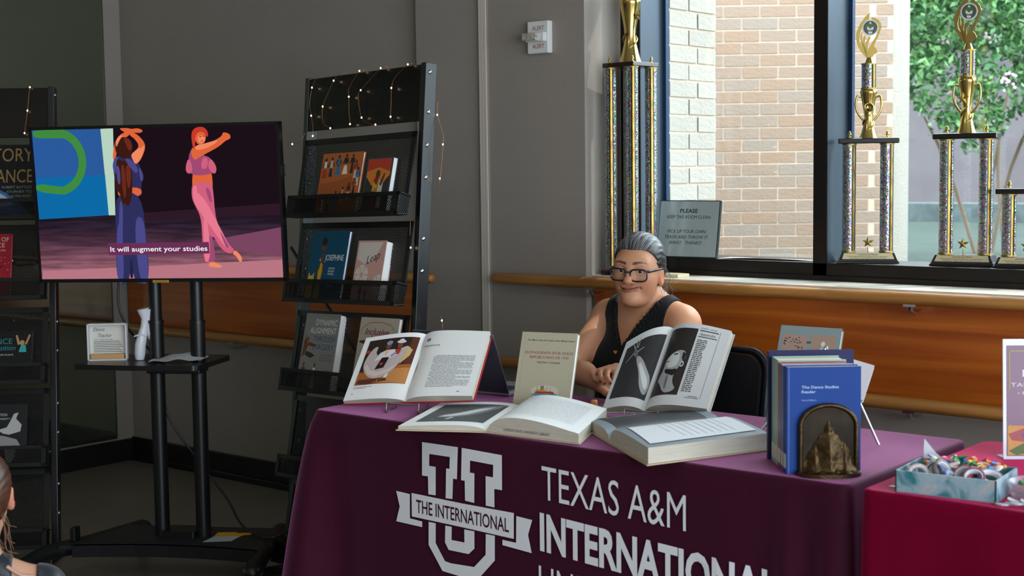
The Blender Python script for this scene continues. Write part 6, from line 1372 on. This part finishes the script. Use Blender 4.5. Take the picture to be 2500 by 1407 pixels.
# hair: combed back, greying on top, tied low at the nape
hr = SDF().ell(hw_(0, -.018, .034), (.0815, .0985, .0900), .02, R=HR).ell(hw_(0, -.055, -.010), (.070, .062, .065), .03, R=HR).cone(hw_(.012, -.108, -.030), hw_(.034, -.100, -.095), .028, .012, .03)
def hair_f(P, c=None, R=0):
    q = (P - H0.astype(np.float32)) @ HR.astype(np.float32); l, f, z = q[:, 0], q[:, 1], q[:, 2]
    ang = np.arctan2(l, z + .02); rip = .0006 * np.sin(ang * 40 + 3 * np.sin(f * 30))
    fb = .006 + .80 * z + .010 * np.cos(np.clip(l / .06, -1, 1) * 3.14) * (z > .03)
    return np.maximum(hr(P, c, R) + rip, (f - fb) * .75)
V, F = skin_mesh(hair_f, tuple(H0 - .15), tuple(H0 + .14), .0026)
q = (V - H0) @ HR; ang = np.arctan2(q[:, 0], q[:, 2] + .02)
gw = (.06 + .94 * smst(.045, .115, q[:, 2])) * (.35 + .65 * smst(-.07, .05, q[:, 1]))
col = np.stack([gw, ang / 6.3 + .5, q[:, 1] * 4 + .5], 1)
M_HAIR = mat('hair_grey', '#1d1b1f', .36, spec=.5); nt = M_HAIR.node_tree; N, L = nt.nodes, nt.links
ca = N.new('ShaderNodeVertexColor'); ca.layer_name = 'tone'; sc = N.new('ShaderNodeSeparateColor'); L.new(ca.outputs[0], sc.inputs[0])
cx = N.new('ShaderNodeCombineXYZ'); m1 = N.new('ShaderNodeMath'); m1.operation = 'MULTIPLY'; m1.inputs[1].default_value = 160; m2 = N.new('ShaderNodeMath'); m2.operation = 'MULTIPLY'; m2.inputs[1].default_value = 3
L.new(sc.outputs[1], m1.inputs[0]); L.new(sc.outputs[2], m2.inputs[0]); L.new(m1.outputs[0], cx.inputs[0]); L.new(m2.outputs[0], cx.inputs[1])
nn = N.new('ShaderNodeTexNoise'); nn.inputs['Scale'].default_value = 1; nn.inputs['Detail'].default_value = 4; L.new(cx.outputs[0], nn.inputs['Vector'])
mr = N.new('ShaderNodeMapRange'); mr.inputs[1].default_value = .40; mr.inputs[2].default_value = .66; L.new(nn.outputs['Fac'], mr.inputs[0])
mu = N.new('ShaderNodeMath'); mu.operation = 'MULTIPLY'; L.new(mr.outputs[0], mu.inputs[0]); L.new(sc.outputs[0], mu.inputs[1])
rp = N.new('ShaderNodeValToRGB'); rp.color_ramp.elements[0].color = lin('#1b191d'); rp.color_ramp.elements[1].color = lin('#a3a2a4'); L.new(mu.outputs[0], rp.inputs[0]); L.new(rp.outputs[0], N['Principled BSDF'].inputs['Base Color'])
bm = N.new('ShaderNodeBump'); bm.inputs['Strength'].default_value = .6; bm.inputs['Distance'].default_value = .002; L.new(nn.outputs['Fac'], bm.inputs['Height']); L.new(bm.outputs[0], N['Principled BSDF'].inputs['Normal'])
child(np_obj('hair', V, F, M_HAIR, col=col))
ws = MB(); rh = random.Random(5)
for i in range(34):
    s = rh.choice((1, 1, 1, -1)); a = hw_(s * rh.uniform(.045, .078), rh.uniform(-.07, -.02), rh.uniform(-.05, .01)); L_ = rh.uniform(.05, .10)
    p = [a, a + hl * s * rh.uniform(.004, .016) - zz * L_ * .35 - hf * .01, a + hl * s * rh.uniform(.004, .03) - zz * L_ * .75 - hf * rh.uniform(-.005, .02), a + hl * s * rh.uniform(-.01, .045) - zz * L_ - hf * rh.uniform(-.02, .02)]
    ws.tube(spline(p, 4), .0005, 4)
for i in range(24):
    t = rh.uniform(-1.2, 1.2); f0 = rh.uniform(.0, .06); r = .0905
    a = hw_(math.sin(t) * .075, f0, .02 + math.cos(t) * .092); p = [a, a - hf * .04 + (a - H0) * rh.uniform(.01, .04), a - hf * .085 + (a - H0) * rh.uniform(-.06, .03)]; ws.tube(spline(p, 4), .0004, 4)
child(ws.obj('loose_strands', mat('strand_dark', '#57555a', .4)))

# ------------------------------------------------------------------ folding chair under her
ch = empty('folding_chair', (-2.535, 4.035, 0), (0, 0, math.radians(-6)), label='black padded folding chair behind the woman', cat='chair')
M_PAD = mat('navy_black_vinyl', '#0c1018', .5, bump=(300, .08)); M_TUBE = mat('chair_tube', '#14171c', .3, .3)
def pad(u, v):
    x = (u - .5) * .44; z = .50 + .335 * v; e = min(1, 4 * min(u, 1 - u) + .0) ; k = min(1, 5 * min(v, 1 - v)); return (x * (1 - .05 * (v > .85) * (v - .85) * 6), -.012 - .020 * (e * k) ** .5 + .05 * ((u - .5) * 2) ** 2 * -1 + .012, z)
def rr(w, h, r, n=6): return [(cx + r * math.cos(a), cz + r * math.sin(a)) for cx, cz, a0 in ((w - r, h - r, 0), (-w + r, h - r, 90), (-w + r, -h + r, 180), (w - r, -h + r, 270)) for a in [math.radians(a0 + 90 * i / n) for i in range(n + 1)]]
RXc = Matrix.Translation((0, 0, .675)) @ Matrix.Rotation(math.radians(-8), 4, 'X') @ Matrix.Rotation(math.pi / 2, 4, 'X')
MB().prism(rr(.215, .165, .06), -.008, .022, 0, RXc, True).obj('backrest', M_PAD, ch, bev=.010)
MB().tube([tuple(RXc @ Vector((x, z, 0))) for x, z in rr(.228, .178, .07)], .0125, 10, closed=True).obj('back_frame', M_TUBE, ch)
MB().prism([(p[0], p[1] - .25) for p in rr(.205, .2, .05)], .425, .46).obj('seat', M_PAD, ch, bev=.012)
for s in (-1, 1):
    MB().tube([(s * .228, .02, .62), (s * .226, -.10, .43), (s * .22, -.44, .012)], .0125, 10).obj('leg', M_TUBE, ch); MB().tube([(s * .205, -.36, .425), (s * .205, -.10, .22), (s * .205, .10, .012)], .0125, 10).obj('leg', M_TUBE, ch)
MB().tube([(-.205, .06, .10), (.205, .06, .10)], .008, 8).obj('crossbar', M_TUBE, ch)
# ------------------------------------------------------------------ dancer seated on the floor at the left picture edge, back half turned
F0 = np.array((-3.055, 1.70, 0.)); ff = np.array((-.80, .60, 0.)); fl_ = np.array((-.60, -.80, 0.))      # faces away to the left; her left
def fw_(l, f, z): return F0 + fl_ * l + ff * f + zz * z
FR = np.stack([fl_, ff, zz], 1); hc = fw_(-.005, .03, .70)
def fh_(l, f, z): return hc + fl_ * l + ff * f + zz * z
dn = SDF()
dn.ell(fw_(0, 0, .30), (.125, .085, .18), .04, R=FR).ell(fw_(0, -.01, .44), (.135, .07, .08), .04, R=FR).ell(fw_(0, -.03, .14), (.15, .12, .11), .05, R=FR)
for s in (-1, 1):
    dn.cone(fw_(s * .02, -.015, .555), fw_(s * .135, -.01, .500), .034, .034, .04).ell(fw_(s * .15, -.01, .485), (.042, .044, .046), .03, R=FR)
    dn.cone(fw_(s * .155, -.01, .48), fw_(s * .20, .06, .27), .040, .031, .02).cone(fw_(s * .20, .06, .27), fw_(s * .12, .26, .20), .031, .022, .012).ell(fw_(s * .10, .30, .195), (.03, .045, .014), .01, R=FR)
    dn.cone(fw_(s * .09, .02, .10), fw_(s * .26, .34, .16), .075, .055, .03).cone(fw_(s * .26, .34, .16), fw_(s * .05, .30, .06), .052, .036, .02)
    for i in range(4): a = fw_(s * .10 + (i - 1.5) * .017, .335, .193); dn.chain([a, a + ff * .03 - zz * .004, a + ff * .055 - zz * .016], (.0085, .008, .0065), .004)
dn.cone(fh_(0, -.02, -.06), fw_(0, -.012, .54), .046, .050, .03)
dn.ell(fh_(0, -.012, .03), (.072, .09, .082), .02, R=FR).ell(fh_(0, .02, -.03), (.060, .062, .076), .03, R=FR).cone(fh_(0, .08, .0), fh_(0, .1, -.03), .008, .011, .012).ell(fh_(0, .066, -.085), (.022, .018, .016), .02, R=FR)
for s in (-1, 1): dn.ell(fh_(s * .074, -.008, -.004), (.011, .017, .030), .006, R=FR).ell(fh_(s * .085, -.004, .0), (.0075, .0095, .018), .004, 's', FR).ell(fh_(s * .030, .088, .004), (.016, .012, .010), .01, 's', FR)
V, F = skin_mesh(dn, (-3.62, 1.28, .0), (-2.74, 2.22, .82), .0055); V = relax(V, F, 1, .5); V[:, 2] = np.maximum(V[:, 2], .001)
q = (V - hc) @ FR; col = np.tile(np.array(lin('#c29279')[:3]), (len(V), 1))
for s in (-1, 1): col = blend(col, .7 * np.exp(-(((q - np.array((s * .08, -.008, -.004))) / np.array((.02, .022, .034))) ** 2).sum(1)), '#c9573a')
dp = empty('person', tuple(F0), label='dancer with tied brown hair in a navy leotard at the lower left picture corner', cat='person')
def child2(o): o.parent = dp; o.matrix_parent_inverse = Matrix.Translation(tuple(-F0)); return o
child2(np_obj('body', V, F, tone_mat('skin_light', .48, .2, .45), col=col))
# leotard with cut-out straps across the back
lt = SDF().ell(fw_(0, 0, .30), (.131, .091, .185), .04, R=FR).ell(fw_(0, -.01, .44), (.141, .076, .086), .04, R=FR).ell(fw_(0, -.03, .14), (.156, .126, .115), .05, R=FR)
for s in (-1, 1): lt.cone(fw_(s * .02, -.015, .555), fw_(s * .135, -.01, .500), .0385, .0385, .04).ell(fw_(s * .15, -.01, .485), (.047, .049, .051), .03, R=FR).cone(fw_(s * .155, -.01, .48), fw_(s * .185, .03, .36), .045, .040, .02)
def lt_f(P, c=None, R=0):
    q = (P - F0.astype(np.float32)) @ FR.astype(np.float32); l, f, z = q[:, 0], q[:, 1], q[:, 2]; al = np.abs(l)
    gap = np.maximum(np.abs(al - .108) - .026, .42 - z)          # bare band beside the strap
    strap = np.maximum(al * -1 + .045, .40 - z)
    neck = np.maximum(al - .048, .40 - z) ; return np.maximum(np.maximum(lt(P, c, R), -np.maximum(gap, -9)), -neck)
V, F = skin_mesh(lt_f, (-3.45, 1.32, .02), (-2.80, 2.05, .63), .0055); V = relax(V, F, 1, .5)
child2(np_obj('leotard', V, F, mat('navy_lycra', '#0e1624', .45, sheen=.2)))
st = MB()
for s in (-1, 1): st.tube(spline([tuple(fw_(s * .072, -.055, .555)), tuple(fw_(s * .105, -.052, .530)), tuple(fw_(s * .140, -.035, .523))], 5), .0045, 6)
child2(st.obj('bra_strap', mat('strap_nude', '#b98d7c', .5)))
hr2 = SDF().ell(fh_(0, -.018, .034), (.078, .094, .088), .02, R=FR).ell(fh_(0, -.06, .0), (.066, .058, .07), .03, R=FR).cone(fh_(0, -.10, -.01), fh_(0, -.105, -.12), .040, .022, .03).cone(fh_(0, -.105, -.12), fh_(0, -.09, -.19), .022, .008, .02)
def hair2(P, c=None, R=0):
    q = (P - hc.astype(np.float32)) @ FR.astype(np.float32); a = np.arctan2(q[:, 0], q[:, 2] + .02); return np.maximum(hr2(P, c, R) + .0007 * np.sin(a * 40), (q[:, 1] - (.004 + .8 * q[:, 2])) * .75)
V, F = skin_mesh(hair2, tuple(hc - .22), tuple(hc + .14), .0045); child2(np_obj('hair', V, F, mat('hair_brown', '#4a2a1a', .4, noise=(90, .5, (1, 1, .1)))))
ws = MB(); rh = random.Random(8)
for i in range(40):
    s = rh.choice((-1, 1)); a = fh_(s * rh.uniform(.03, .07), rh.uniform(-.09, -.05), rh.uniform(-.06, .0)); L_ = rh.uniform(.05, .1)
    ws.tube(spline([a, a + fl_ * s * rh.uniform(.0, .012) - zz * L_ * .4, a + fl_ * s * rh.uniform(-.005, .02) - zz * L_ * .8 - ff * .01, a + fl_ * s * rh.uniform(-.01, .03) - zz * L_], 4), .0008, 4)
child2(ws.obj('loose_strands', mat('strand_brown', '#7a5438', .45)))
